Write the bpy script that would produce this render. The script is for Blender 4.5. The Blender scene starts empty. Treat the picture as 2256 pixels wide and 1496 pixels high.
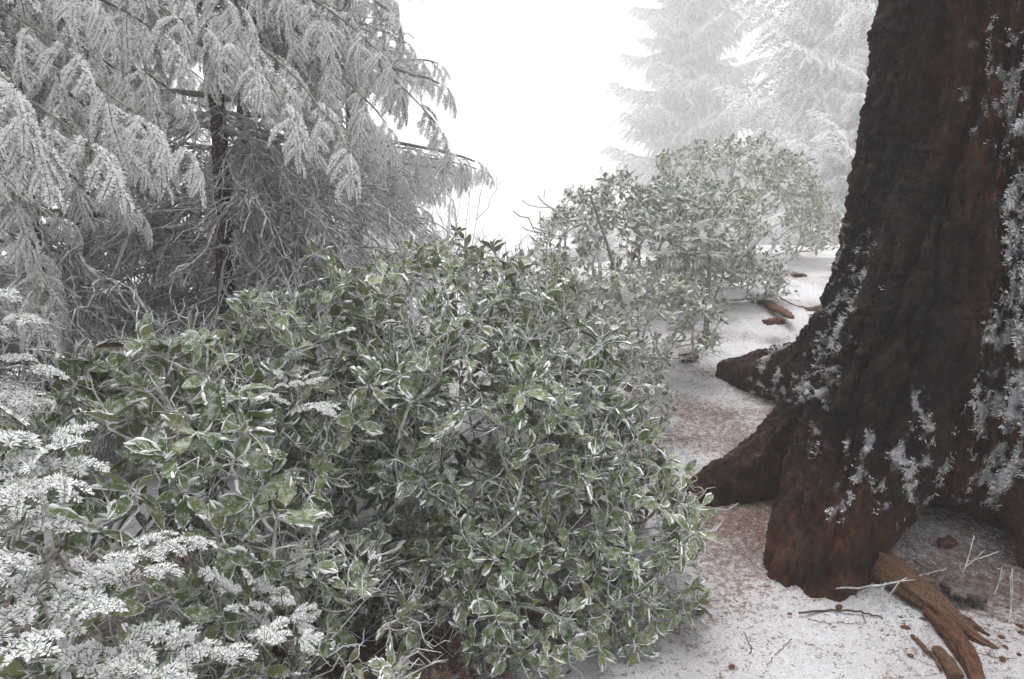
import bpy, math, random
import numpy as np
from mathutils import Vector, Matrix
random.seed(7); rng = np.random.default_rng(7)
scn = bpy.context.scene
COL = scn.collection
R = math.radians

# ------------------------------------------------------------------ camera
CAM_Z = 1.55
PITCH = 10.0
cd = bpy.data.cameras.new('camera'); cam = bpy.data.objects.new('camera', cd); COL.objects.link(cam)
cam.location = (0, 0, CAM_Z); cam.rotation_euler = (R(90 - PITCH), 0, 0)
cd.lens = 24; cd.sensor_width = 36; cd.clip_start = 0.05; cd.clip_end = 1000
scn.camera = cam
# ------------------------------------------------------------------ world, sun, exposure
SUN_E, SUN_A = 72, 0
w = bpy.data.worlds.new('World'); scn.world = w; w.use_nodes = True
nt = w.node_tree; nt.nodes.clear()
sky = nt.nodes.new('ShaderNodeTexSky'); sky.sky_type = 'NISHITA'; sky.sun_disc = False
sky.sun_elevation = R(SUN_E); sky.sun_rotation = R(SUN_A); sky.dust_density = 6.0; sky.air_density = 1.0; sky.ozone_density = 1.0
hs = nt.nodes.new('ShaderNodeHueSaturation'); hs.inputs['Saturation'].default_value = 0.06
bg = nt.nodes.new('ShaderNodeBackground'); bg.inputs['Strength'].default_value = 0.125
wo = nt.nodes.new('ShaderNodeOutputWorld')
nt.links.new(sky.outputs[0], hs.inputs['Color']); nt.links.new(hs.outputs[0], bg.inputs['Color']); nt.links.new(bg.outputs[0], wo.inputs['Surface'])
sl = bpy.data.lights.new('sun', 'SUN'); sl.energy = 1.5; sl.angle = R(40); sl.color = (1, 0.985, 0.96)
so = bpy.data.objects.new('sun', sl); COL.objects.link(so); so.rotation_euler = (-R(90 - SUN_E), 0, 0); so.location = (0, 0, 30)
vs = scn.view_settings; vs.view_transform = 'Standard'; vs.look = 'None'; vs.gamma = 1; vs.use_curve_mapping = False
EXPOSURE = 0.9
vs.exposure = EXPOSURE
scn.render.engine = 'CYCLES'
cy = scn.cycles; cy.max_bounces = 8; cy.diffuse_bounces = 4; cy.glossy_bounces = 2; cy.volume_bounces = 3; cy.transmission_bounces = 2; cy.transparent_max_bounces = 8
cy.use_denoising = True; cy.use_adaptive_sampling = True; cy.adaptive_threshold = 0.02
cy.sample_clamp_indirect = 8

# ------------------------------------------------------------------ numpy noise
_perm = rng.permutation(256); _perm = np.concatenate([_perm, _perm, _perm])
_grad = rng.normal(size=(256, 3)); _grad /= np.linalg.norm(_grad, axis=1)[:, None]
def noise(p):
    p = np.asarray(p, float); i = np.floor(p).astype(int); f = p - i; i &= 255
    u = f * f * f * (f * (f * 6 - 15) + 10)
    out = 0
    for dx in (0, 1):
        for dy in (0, 1):
            for dz in (0, 1):
                h = _perm[_perm[_perm[(i[..., 0] + dx) & 255] + ((i[..., 1] + dy) & 255)] + ((i[..., 2] + dz) & 255)]
                g = _grad[h]
                d = g[..., 0] * (f[..., 0] - dx) + g[..., 1] * (f[..., 1] - dy) + g[..., 2] * (f[..., 2] - dz)
                wx = u[..., 0] if dx else 1 - u[..., 0]; wy = u[..., 1] if dy else 1 - u[..., 1]; wz = u[..., 2] if dz else 1 - u[..., 2]
                out = out + d * wx * wy * wz
    return out * 1.5
def fbm(p, o=4, g=0.5):
    a, s = 1.0, 0
    p = np.array(p, float)
    for k in range(o):
        s = s + a * noise(p + 17.3 * k); p = p * 2.03; a *= g
    return s
def smooth(a, b, x):
    t = np.clip((x - a) / (b - a), 0, 1); return t * t * (3 - 2 * t)
def unit(v):
    v = np.asarray(v, float); return v / np.maximum(np.linalg.norm(v, axis=-1, keepdims=True), 1e-9)

def cells(p, jit=0.9):
    p = np.asarray(p, float); i0 = np.floor(p).astype(int); f1 = np.full(len(p), 9.0); f2 = f1.copy(); idc = np.zeros(len(p))
    for dx in (-1, 0, 1):
        for dy in (-1, 0, 1):
            for dz in (-1, 0, 1):
                c = i0 + [dx, dy, dz]; h = _perm[_perm[_perm[c[:, 0] & 255] + (c[:, 1] & 255)] + (c[:, 2] & 255)]
                q = c + 0.5 + jit * 0.3 * _grad[h] * 1.6; d = np.linalg.norm(q - p, axis=1)
                near = d < f1; f2 = np.where(near, f1, np.minimum(f2, d)); idc = np.where(near, h / 255.0, idc); f1 = np.where(near, d, f1)
    return f1, f2 - f1, idc
# pixel of the 2256 wide photograph + depth along the view axis -> a point of the place
_c, _s = math.cos(R(PITCH)), math.sin(R(PITCH))
def at(px, py, D):
    a = (px - 1128) / 1504; b = (py - 748) / 1504
    return np.array([a * D, D * (_c - b * _s), CAM_Z + D * (-_s - b * _c)])
def proj(P):
    P = np.asarray(P, float) - np.array([0, 0, CAM_Z])
    D = P[..., 1] * _c - P[..., 2] * _s; v = P[..., 1] * _s + P[..., 2] * _c
    D = np.where(D > 0.05, D, 0.05)
    return 1128 + 1504 * P[..., 0] / D, 748 - 1504 * v / D, D

# ------------------------------------------------------------------ materials
def nodes_mat(name, rough=0.9, spec=0.2):
    m = bpy.data.materials.new(name); m.use_nodes = True
    b = m.node_tree.nodes['Principled BSDF']; b.inputs['Roughness'].default_value = rough
    b.inputs['Specular IOR Level'].default_value = spec
    return m, m.node_tree, b
def N(nt, t, **kw):
    n = nt.nodes.new(t)
    for k, v in kw.items():
        if k in n.inputs: n.inputs[k].default_value = v
        else: setattr(n, k, v)
    return n
def ramp(nt, src, stops):
    r = nt.nodes.new('ShaderNodeValToRGB'); e = r.color_ramp.elements
    while len(e) < len(stops): e.new(0.5)
    for el, (p, c) in zip(e, stops):
        el.position = p; el.color = (c, c, c, 1) if isinstance(c, (int, float)) else (*c, 1)
    nt.links.new(src, r.inputs[0]); return r.outputs[0]
def mixc(nt, f, a, b):
    m = nt.nodes.new('ShaderNodeMix'); m.data_type = 'RGBA'
    def put(sock, v):
        if isinstance(v, (tuple, list)): sock.default_value = (*v, 1)
        elif isinstance(v, (int, float)): sock.default_value = v
        else: nt.links.new(v, sock)
    put(m.inputs[0], f); put(m.inputs[6], a); put(m.inputs[7], b)
    return m.outputs[2]
def math_(nt, op, a, b=0.0):
    m = nt.nodes.new('ShaderNodeMath'); m.operation = op
    for k, v in ((0, a), (1, b)):
        if isinstance(v, (int, float)): m.inputs[k].default_value = v
        else: nt.links.new(v, m.inputs[k])
    return m.outputs[0]
def pos(nt, scale=(1, 1, 1)):
    g = nt.nodes.new('ShaderNodeNewGeometry'); mp = nt.nodes.new('ShaderNodeMapping'); mp.inputs['Scale'].default_value = scale
    nt.links.new(g.outputs['Position'], mp.inputs['Vector']); return mp.outputs[0]
def tex(nt, vec, scale, detail=3, rough=0.55, dist=0.0):
    n = N(nt, 'ShaderNodeTexNoise', Scale=scale, Detail=detail, Roughness=rough, Distortion=dist); nt.links.new(vec, n.inputs['Vector']); return n.outputs['Fac']
def bump(nt, b, h, strength, dist):
    bm = N(nt, 'ShaderNodeBump', Strength=strength, Distance=dist); nt.links.new(h, bm.inputs['Height']); nt.links.new(bm.outputs[0], b.inputs['Normal'])

def mat_rime(name, c0, c1, scale=60, bs=0.5):
    m, t, b = nodes_mat(name, 0.95, 0.1); p = pos(t)
    f = ramp(t, tex(t, p, scale, 4), [(0.3, c0), (0.7, c1)])
    t.links.new(f, b.inputs['Base Color']); bump(t, b, tex(t, p, scale * 4, 3), bs, 0.004)
    return m
RIME = mat_rime('rime_white', (0.80, 0.81, 0.82), (0.92, 0.92, 0.92))
RIME_TWIG = mat_rime('rime_on_twigs', (0.20, 0.19, 0.18), (0.78, 0.79, 0.80), 26, 0.8)
def mat_leaf(name, cols, speck, rough=0.45):
    m, t, b = nodes_mat(name, rough, 0.3); p = pos(t)
    oi = t.nodes.new('ShaderNodeObjectInfo')
    v = tex(t, p, 9, 2); r = math_(t, 'ADD', math_(t, 'MULTIPLY', oi.outputs['Random'], 0.5), math_(t, 'MULTIPLY', v, 0.5))
    base = ramp(t, r, [(0.2, cols[0]), (0.5, cols[1]), (0.8, cols[2])])
    vo = N(t, 'ShaderNodeTexVoronoi', Scale=190.0); t.links.new(p, vo.inputs['Vector'])
    thr = ramp(t, tex(t, p, 28, 3), [(0.35, 0.0), (0.75, speck)])
    s = math_(t, 'LESS_THAN', vo.outputs['Distance'], thr)
    dust = ramp(t, tex(t, p, 45, 4, 0.65), [(0.45, 0.0), (0.8, speck * 1.5 if speck else 0.0)])
    col = mixc(t, math_(t, 'MAXIMUM', s, dust), base, (0.78, 0.80, 0.81))
    t.links.new(col, b.inputs['Base Color'])
    return m
LEAF_TOP = mat_leaf('leaf_top', [(0.036, 0.070, 0.020), (0.080, 0.118, 0.034), (0.165, 0.185, 0.066)], 0.42, 0.6)
LEAF_UNDER = mat_leaf('leaf_underside', [(0.16, 0.20, 0.08), (0.24, 0.28, 0.12), (0.32, 0.33, 0.18)], 0.14, 0.7)
LEAF_DEAD = mat_leaf('dead_leaf', [(0.10, 0.045, 0.022), (0.16, 0.075, 0.035), (0.24, 0.14, 0.075)], 0.25, 0.8)
def mat_plain(name, c0, c1, scale=30, rough=0.85, stretch=(1, 1, 1), bs=0.4, bd=0.004):
    m, t, b = nodes_mat(name, rough, 0.2); p = pos(t, stretch); n = tex(t, p, scale, 4, 0.6)
    t.links.new(ramp(t, n, [(0.3, c0), (0.7, c1)]), b.inputs['Base Color']); bump(t, b, n, bs, bd); return m
NEEDLE = mat_plain('fir_needle', (0.028, 0.065, 0.022), (0.095, 0.165, 0.055), 14)
FIR_TWIG = mat_plain('fir_twig', (0.06, 0.05, 0.04), (0.34, 0.33, 0.31), 40)
LITTER = mat_plain('needle_litter', (0.045, 0.024, 0.017), (0.14, 0.072, 0.045), 25)
CHIP = mat_plain('cone_brown', (0.06, 0.024, 0.014), (0.20, 0.085, 0.045), 60)
ROOTWOOD = mat_plain('root_wood', (0.040, 0.019, 0.011), (0.19, 0.105, 0.062), 30, 0.7, (6, 1.5, 6), 0.8, 0.008)
MOSS = mat_plain('moss', (0.03, 0.045, 0.012), (0.08, 0.10, 0.03), 90)
def mat_fir_trunk():
    m, t, b = nodes_mat('fir_bark_speckled', 0.9, 0.2); p = pos(t, (1, 1, 0.6))
    base = ramp(t, tex(t, p, 25, 4), [(0.3, (0.018, 0.013, 0.010)), (0.7, (0.075, 0.055, 0.042))])
    f = ramp(t, tex(t, p, 95, 3, 0.7), [(0.55, 0.0), (0.68, 0.85)])
    t.links.new(mixc(t, f, base, (0.7, 0.71, 0.72)), b.inputs['Base Color']); bump(t, b, tex(t, p, 50, 4), 0.8, 0.01); return m
FIR_TRUNK = mat_fir_trunk()
def mat_bark():
    m, t, b = nodes_mat('old_bark', 0.8, 0.18)
    p = pos(t); ps = pos(t, (1, 1, 0.35))
    a = N(t, 'ShaderNodeAttribute', attribute_name='rime'); gr = N(t, 'ShaderNodeAttribute', attribute_name='groove'); rd = N(t, 'ShaderNodeAttribute', attribute_name='red')
    n1 = tex(t, ps, 26, 5, 0.65); n2 = tex(t, p, 130, 4, 0.7); n3 = tex(t, p, 5, 3)
    dark = ramp(t, n1, [(0.3, (0.004, 0.003, 0.002)), (0.5, (0.013, 0.007, 0.005)), (0.75, (0.055, 0.032, 0.022))])
    red = ramp(t, n1, [(0.3, (0.018, 0.006, 0.003)), (0.5, (0.095, 0.031, 0.012)), (0.72, (0.24, 0.10, 0.052))])
    rf = math_(t, 'MULTIPLY', rd.outputs['Fac'], ramp(t, n3, [(0.35, 0.2), (0.6, 1.0)]))
    col = mixc(t, rf, dark, red)
    lich = math_(t, 'MULTIPLY', ramp(t, tex(t, p, 9, 4, 0.6, 0.5), [(0.62, 0.0), (0.68, 0.6)]), ramp(t, n2, [(0.4, 0.2), (0.6, 1.0)]))
    col = mixc(t, lich, col, (0.105, 0.12, 0.085))
    n6 = tex(t, pos(t, (1, 1, 0.6)), 60, 4, 0.7)
    thr = math_(t, 'SUBTRACT', math_(t, 'ADD', math_(t, 'MULTIPLY', a.outputs['Fac'], 0.85), math_(t, 'ADD', math_(t, 'MULTIPLY', n2, 0.8), math_(t, 'MULTIPLY', n6, 1.0))), 1.28)
    rm = ramp(t, math_(t, 'MULTIPLY', thr, 1.7), [(0.02, 0.0), (1.0, 0.95)])
    sp = ramp(t, tex(t, p, 210, 2, 0.6), [(0.70, 0.0), (0.76, 0.55)])
    sp = math_(t, 'MULTIPLY', sp, ramp(t, tex(t, p, 7, 2), [(0.4, 0.0), (0.6, 1.0)]))
    t.links.new(mixc(t, math_(t, 'MAXIMUM', rm, sp), col, (0.66, 0.68, 0.72)), b.inputs['Base Color'])
    t.links.new(mixc(t, rm, (0.62, 0.62, 0.62), (0.95, 0.95, 0.95)), b.inputs['Roughness'])
    bump(t, b, math_(t, 'ADD', n1, math_(t, 'MULTIPLY', n2, 0.6)), 1.0, 0.04)
    return m
BARK = mat_bark()
def mat_ground():
    m, t, b = nodes_mat('snowy_ground', 0.93, 0.15); p = pos(t); ps = pos(t, (1, 1.6, 1))
    a = N(t, 'ShaderNodeAttribute', attribute_name='litter')
    n1 = tex(t, p, 2.2, 4, 0.6); n2 = tex(t, p, 34, 4, 0.75); n3 = tex(t, ps, 120, 3, 0.7)
    lit = ramp(t, n3, [(0.3, (0.05, 0.026, 0.018)), (0.5, (0.12, 0.070, 0.052)), (0.7, (0.33, 0.26, 0.23))])
    snow = ramp(t, n2, [(0.3, (0.38, 0.37, 0.385)), (0.6, (0.64, 0.64, 0.665))])
    k = math_(t, 'ADD', math_(t, 'ADD', math_(t, 'MULTIPLY', a.outputs['Fac'], 1.0), math_(t, 'MULTIPLY', n1, 0.45)), math_(t, 'ADD', math_(t, 'MULTIPLY', n2, 1.05), math_(t, 'MULTIPLY', n3, 0.75)))
    f = ramp(t, math_(t, 'SUBTRACT', k, 1.03), [(0.28, 0.0), (0.42, 0.8), (0.60, 1.0)])
    t.links.new(mixc(t, f, snow, lit), b.inputs['Base Color'])
    bump(t, b, math_(t, 'ADD', n2, n3), 0.7, 0.008)
    return m
GROUND = mat_ground()

# ------------------------------------------------------------------ mesh helpers
def mesh_np(name, V, groups, mats, sm=True, attrs=None):
    """groups: list of (faces array (n,3) or (n,4), material index)"""
    V = np.ascontiguousarray(V, dtype=np.float32).reshape(-1, 3)
    groups = [(np.asarray(F), k) for F, k in groups if len(F)]
    me = bpy.data.meshes.new(name)
    nf = sum(len(F) for F, _ in groups); nl = sum(F.size for F, _ in groups)
    me.vertices.add(len(V)); me.vertices.foreach_set('co', V.ravel())
    me.loops.add(nl); me.polygons.add(nf)
    me.loops.foreach_set('vertex_index', np.concatenate([F.ravel() for F, _ in groups]).astype(np.int32))
    tot = np.concatenate([np.full(len(F), F.shape[1]) for F, _ in groups]); st = np.concatenate([[0], np.cumsum(tot)[:-1]])
    me.polygons.foreach_set('loop_start', st.astype(np.int32)); me.polygons.foreach_set('loop_total', tot.astype(np.int32))
    me.polygons.foreach_set('material_index', np.concatenate([np.full(len(F), k) for F, k in groups]).astype(np.int32))
    for m in mats: me.materials.append(m)
    me.update(calc_edges=True); me.polygons.foreach_set('use_smooth', np.full(nf, bool(sm)))
    for k, v in (attrs or {}).items():
        a = me.attributes.new(k, 'FLOAT', 'POINT'); a.data.foreach_set('value', np.asarray(v, np.float32))
    return me
class Soup:
    def __init__(s): s.V = []; s.G = []; s.n = 0
    def add(s, V, F, k=0):
        V = np.asarray(V).reshape(-1, 3); s.V.append(V); s.G.append((np.asarray(F) + s.n, k)); s.n += len(V)
    def add_groups(s, V, G):
        V = np.asarray(V).reshape(-1, 3); s.V.append(V)
        for F, k in G: s.G.append((np.asarray(F) + s.n, k))
        s.n += len(V)
    def arrays(s):
        V = np.concatenate(s.V); d = {}
        for F, k in s.G:
            if len(F): d.setdefault((F.shape[1], k), []).append(F)
        return V, [(np.concatenate(x), k) for (n, k), x in d.items()]
    def mesh(s, name, mats, sm=True, off=None):
        V, G = s.arrays()
        if off is not None: V = V - np.asarray(off)
        return mesh_np(name, V, G, mats, sm)
def tubes(P, Rr, sides=5, jitter=0.0, cap=True):
    """P (n,k,3), Rr (n,k) -> V, F quads"""
    P = np.asarray(P, float); Rr = np.asarray(Rr, float)
    if P.ndim == 2: P = P[None]; Rr = Rr[None]
    n, k, _ = P.shape
    T = np.gradient(P, axis=1); T = unit(T)
    m = unit(T.mean(1)); ref = np.where(np.abs(m[:, 2:3]) > 0.8, np.array([[1.0, 0, 0]]), np.array([[0, 0, 1.0]]))
    A = unit(np.cross(T, ref[:, None, :])); B = np.cross(A, T)
    ang = np.linspace(0, 2 * np.pi, sides, endpoint=False) + rng.uniform(0, 6, (n, 1, 1))
    rr = Rr[:, :, None] * (1 + jitter * rng.uniform(-1, 1, (n, k, sides)))
    V = P[:, :, None, :] + A[:, :, None, :] * (np.cos(ang) * rr)[..., None] + B[:, :, None, :] * (np.sin(ang) * rr)[..., None]
    i = np.arange(k - 1)[:, None] * sides; j = np.arange(sides)[None]; j2 = (j + 1) % sides
    F = np.stack([i + j, i + j2, i + sides + j2, i + sides + j], -1).reshape(-1, 4)
    F = (F[None] + (np.arange(n) * k * sides)[:, None, None]).reshape(-1, 4)
    return V.reshape(-1, 3), F
def spikes(B, D, S, U, L, W, H=None):
    """small double-pointed slivers, 6 triangles each"""
    L = np.asarray(L)[:, None]; W = np.asarray(W)[:, None]; H = W if H is None else np.asarray(H)[:, None]
    m = B + D * L * 0.62
    V = np.stack([B, m + S * W, m - S * W, m + U * H, B + D * L], 1)
    n = len(B)
    f = np.array([[0, 2, 3], [0, 3, 1], [0, 1, 2], [4, 3, 2], [4, 1, 3], [4, 2, 1]])
    F = (f[None] + (np.arange(n) * 5)[:, None, None]).reshape(-1, 3)
    return V.reshape(-1, 3), F
def obj(name, me, parent=None, M=None):
    o = bpy.data.objects.new(name, me); COL.objects.link(o)
    if parent is not None: o.parent = parent
    if M is not None: o.matrix_basis = M
    return o
def thing(name, loc, label, cat, group=None):
    o = bpy.data.objects.new(name, None); COL.objects.link(o); o.location = loc; o.empty_display_size = 0.1
    tag(o, label, cat, group); return o
def tag(o, label=None, cat=None, group=None, kind=None):
    if label: o['label'] = label
    if cat: o['category'] = cat
    if group: o['group'] = group
    if kind: o['kind'] = kind
    return o
def mat4(Rm, t, s=1.0):
    M = Matrix.Identity(4)
    for a in range(3):
        for b in range(3): M[a][b] = float(Rm[a][b]) * s
        M[a][3] = float(t[a])
    return M
def bez(a, b, c, d, n):
    t = np.linspace(0, 1, n)[:, None]
    return (1 - t) ** 3 * a + 3 * (1 - t) ** 2 * t * b + 3 * (1 - t) * t * t * c + t ** 3 * d
def catmull(P, n):
    P = np.asarray(P, float); t = np.linspace(0, len(P) - 1, n); i = np.clip(t.astype(int), 0, len(P) - 2); f = (t - i)[:, None]
    g = lambda k: P[np.clip(k, 0, len(P) - 1)]
    p0, p1, p2, p3 = g(i - 1), g(i), g(i + 1), g(i + 2)
    return 0.5 * (2 * p1 + (p2 - p0) * f + (2 * p0 - 5 * p1 + 4 * p2 - p3) * f ** 2 + (3 * p1 - p0 - 3 * p2 + p3) * f ** 3)

# ------------------------------------------------------------------ ground
_yy = np.linspace(-80, 200, 5601)
_zz = np.interp(_yy, [-80, -10, 0, 1, 2, 3.5, 5, 6.5, 8, 10, 12, 14, 18, 30, 60, 200], [-3, -.6, -.1, 0, 0, .13, .36, .60, .80, .98, 1.06, 1.02, .8, -.6, -4, -10])
_k = np.ones(21) / 21; _zz = np.convolve(np.pad(_zz, 10, 'edge'), _k, 'valid')
TC = np.array([2.45, 3.5])
def gz(x, y, detail=False):
    x = np.asarray(x, float); y = np.asarray(y, float)
    z = np.interp(y, _yy, _zz)
    xc = 1 + (np.clip(y, 0, 14) - 2.5) * 0.5
    d = xc - 2.8 - x
    z = z - 0.22 * np.where(d > 20, 20, np.log1p(np.exp(np.clip(d * 3, -30, 30))) / 3)
    z = z + 0.13 * np.exp(-((x - TC[0]) ** 2 + (y - TC[1]) ** 2) / 1.2)
    z = z + 0.05 * noise(np.stack([x * 0.8, y * 0.8, x * 0 + 3.1], -1))
    if detail:
        z = z + 0.016 * fbm(np.stack([x * 5, y * 5, x * 0], -1), 4) + 0.006 * noise(np.stack([x * 38, y * 38, x * 0], -1))
    return z
def axis(lo, hi, d0, d1, h, far_lo, far_hi, g=1.12):
    a = list(np.arange(d0, d1, h)); s = h; v = d1
    while v < far_hi: a.append(v); s *= g; v += s
    a.append(far_hi); s = h; v = d0 - h
    while v > far_lo: a.append(v); s *= g; v -= s
    a.append(far_lo); return np.array(sorted(a))
gx = axis(0, 0, -1.2, 3.0, 0.017, -420, 420); gy = axis(0, 0, 1.6, 5.6, 0.016, -60, 420)
X, Y = np.meshgrid(gx, gy); Z = gz(X, Y, True)
dt = np.hypot(X - TC[0], Y - TC[1])
lit = 0.05 + 0.13 * smooth(2.0, 0.9, dt) + 0.08 * smooth(2.4, 1.2, np.hypot(X - 1.3, Y - 3.6)) + 0.14 * smooth(0.45, 0.1, np.hypot(X - 1.02, (Y - 2.95) * 0.8)) + 0.08
lit = lit + 0.08 * smooth(0.45, 0.1, np.hypot(X - 1.3, Y - 4.2) )
lit = lit + 0.22 * smooth(-.1, -.5, X) * smooth(3.4, 2.8, Y) + 0.16 * smooth(0.9, 0.3, np.hypot(X + 0.45, (Y - 2.3)))
lit = lit - 0.10 * smooth(3.2, 2.3, Y) * smooth(0.6, 1.1, X) * (dt > 1.35) + 0.04 * smooth(4, 6, Y)
lit = lit + 0.13 * fbm(np.stack([X * 2.2, Y * 2.2, X * 0 + 9], -1), 3)
ny, nx = X.shape
i = np.arange(ny - 1)[:, None] * nx; j = np.arange(nx - 1)[None]
F = np.stack([i + j, i + j + 1, i + nx + j + 1, i + nx + j], -1).reshape(-1, 4)
gr = obj('ground', mesh_np('ground', np.stack([X, Y, Z], -1), [(F, 0)], [GROUND], True, {'litter': lit.ravel()}))
tag(gr, kind='structure')
def lit_at(x, y):
    return np.interp(np.hypot(x - TC[0], y - TC[1]), [0.9, 2.2], [1, 0.25]) + 0.5 * smooth(0.8, 0.2, np.hypot(x + .45, y - 2.3))

def on_ground(px, py, h=0.0):
    lo, hi = 0.5, 60
    D = 2.0
    for _ in range(60):
        p = at(px, py, D); e = p[2] - (gz(p[0], p[1]) + h); 
        if abs(e) < 1e-4: break
        b_ = (py - 748) / 1504; D += e / (_s + b_ * _c + 0.02)
        D = min(max(D, .5), 60)
    return at(px, py, D)

# ------------------------------------------------------------------ the giant trunk
def build_trunk():
    root = thing('giant_fir_tree', (TC[0], TC[1], 0), 'huge old fir trunk with furrowed dark brown bark streaked with rime, beside the path', 'tree')
    O = np.array([TC[0], TC[1], 0])
    s = Soup()
    def closed(P, Rr, n=40, sides=28):
        P = catmull(P, n); Rr = np.interp(np.linspace(0, 1, n), np.linspace(0, 1, len(Rr)), Rr)
        # rounded ends
        V, F = tubes(P, Rr, sides); k = n * sides
        s.add(V, F)
        c0 = np.arange(sides)[::-1]; c1 = np.arange(k - sides, k)
        for ring, cen in ((c0, P[0]), (c1, P[-1])):
            Vc = np.vstack([V[ring], cen]); m = len(ring)
            s.add(Vc, np.array([[a, (a + 1) % m, m] for a in range(m)]))
    base = [(2.50, 3.55, -0.3), (2.47, 3.52, 0.05), (2.45, 3.5, 0.35), (2.48, 3.5, 0.7), (2.52, 3.5, 1.1), (2.56, 3.5, 1.5), (2.59, 3.5, 2.2), (2.62, 3.5, 3.3)]
    closed(base, [0.60, 0.62, 0.79, 0.82, 0.79, 0.745, 0.73, 0.72], 60, 48)
    closed([(2.14, 3.24, 2.1), (1.94, 3.10, 1.45), (1.72, 2.98, 0.95), (1.51, 2.86, 0.52), (1.38, 2.77, 0.22), (1.32, 2.72, 0.0), (1.29, 2.69, -0.25)], [0.16, 0.21, 0.235, 0.225, 0.20, 0.195, 0.20])
    closed([(1.60, 2.92, 0.55), (1.47, 2.84, 0.15), (1.46, 2.80, -0.2)], [0.15, 0.09, 0.08])
    closed([(2.0, 3.52, 1.05), (1.66, 3.46, 0.55), (1.34, 3.42, 0.27), (1.10, 3.38, 0.15), (0.95, 3.34, 0.05)], [0.24, 0.19, 0.145, 0.115, 0.075])
    closed([(2.25, 4.0, 1.1), (2.02, 4.4, 0.60), (1.80, 4.8, 0.45), (1.64, 5.08, 0.38)], [0.30, 0.19, 0.13, 0.085])
    closed([(2.20, 3.72, 1.5), (2.00, 3.78, 0.9), (1.92, 3.85, 0.3), (1.90, 3.9, -0.1)], [0.18, 0.20, 0.22, 0.24])
    closed([(2.02, 3.2, 1.5), (1.80, 3.06, 1.0), (1.64, 2.94, 0.6), (1.54, 2.88, 0.2)], [0.22, 0.27, 0.26, 0.16])
    closed([(2.38, 3.0, 1.2), (2.34, 2.80, 0.65), (2.36, 2.66, 0.25), (2.38, 2.58, -0.2)], [0.28, 0.26, 0.25, 0.26])
    closed([(2.95, 3.3, 1.2), (3.2, 3.1, 0.5), (3.4, 2.95, -0.1)], [0.3, 0.3, 0.28])
    closed([(2.8, 4.0, 1.2), (3.2, 4.4, 0.6), (3.6, 4.8, 0.4)], [0.3, 0.25, 0.15])
    tmp = obj('tmp', s.mesh('tmp', [BARK]))
    md = tmp.modifiers.new('r', 'REMESH'); md.mode = 'VOXEL'; md.voxel_size = 0.0124
    ms = tmp.modifiers.new('s', 'SMOOTH'); ms.iterations = 7; ms.factor = 0.6
    dg = bpy.context.evaluated_depsgraph_get(); ev = tmp.evaluated_get(dg); me = bpy.data.meshes.new_from_object(ev)
    nv = len(me.vertices); V = np.empty(nv * 3); me.vertices.foreach_get('co', V); V = V.reshape(-1, 3)
    Nn = np.empty(nv * 3); me.vertices.foreach_get('normal', Nn); Nn = Nn.reshape(-1, 3)
    bpy.data.objects.remove(tmp)
    V0 = V.copy()
    dx, dy = V[:, 0] - TC[0], V[:, 1] - TC[1]; r = np.hypot(dx, dy); th = np.arctan2(dy, dx); th = np.where(th > 1.2, th - 2 * np.pi, th)
    sflow = V[:, 2] - 0.9 * np.maximum(r - 0.75, 0)
    wob = 0.5 * noise(np.stack([dx * 2, dy * 2, V[:, 2] * 1.2], -1))
    q = np.stack([th * 6.5 + wob * 1.1, sflow * 0.62 + 5, r * 0.8], -1)
    n1 = noise(q); n2 = noise(q * [2.3, 2.0, 1] + 31); n3 = fbm(V * [9, 9, 6], 4); n4 = fbm(V * [34, 34, 16], 4, 0.6)
    g1 = np.exp(-(n1 / 0.10) ** 2); g2 = np.exp(-(n2 / 0.09) ** 2)
    n5 = noise(V * [11, 11, 5] + 50 + n3[:, None] * .6); g3 = np.exp(-(n5 / 0.08) ** 2)
    lump = fbm(V * 2.6 + 11, 3)
    amp = smooth(0.08, 0.65, V[:, 2] - gz(V[:, 0], V[:, 1])) * 0.85 + 0.15
    w3 = np.stack([n3, noise(V * 9 + 77), noise(V * 9 + 99)], -1)
    side = smooth(1.85, 2.15, V[:, 0])            # plated bark on the right, stringy on the left
    qa = np.stack([th * 7.5, sflow * 1.9 + 9, r * 1.5], -1) + w3 * 0.25 + wob[:, None] * 0.4
    fa, ea, ia = cells(qa)
    qb = np.stack([th * 18.0, sflow * 2.6 + 3, r * 4], -1) + w3 * 0.35; fb, eb, ib = cells(qb)
    qc = V * [55, 55, 34] + w3 * .8; fc, ec, ic = cells(qc)
    crack = smooth(0.16, 0.0, ea); crack2 = smooth(0.16, 0.0, eb)
    g1 = np.maximum(g1, crack * side)
    disp = (-0.100 * np.clip(1 - np.abs(n1) / .15, 0, 1) - 0.048 * np.clip(1 - np.abs(n2) / .12, 0, 1) - 0.010 * g3) * amp + 0.020 * lump + 0.009 * n3 + 0.009 * n4 + 0.034
    disp += amp * side * (-0.050 * crack + 0.034 * (ia - .5)) + amp * (-0.016 * crack2 + 0.020 * (ib - .5)) * (0.5 + 0.5 * side) + amp * (0.012 * (ic - .5) - 0.008 * smooth(.2, 0, ec))
    n7 = noise(np.stack([th * 26, sflow * 2.2, r * 2], -1)); n8 = noise(np.stack([th * 60, sflow * 4, r * 2], -1))
    disp += (1 - .45 * side) * (0.020 * n7 + 0.008 * n8 - 0.010 * np.exp(-(n7 / .08) ** 2))
    fl = fbm(V * [7, 7, 2.6] + 3, 3) * 5; fl = (np.floor(fl) + smooth(.8, 1, fl - np.floor(fl))) / 5
    fl2 = fbm(V * [21, 21, 7] + 13, 3) * 4; fl2 = (np.floor(fl2) + smooth(.75, 1, fl2 - np.floor(fl2))) / 4
    disp += amp * (0.028 * fl + 0.014 * fl2) + 0.008
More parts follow.
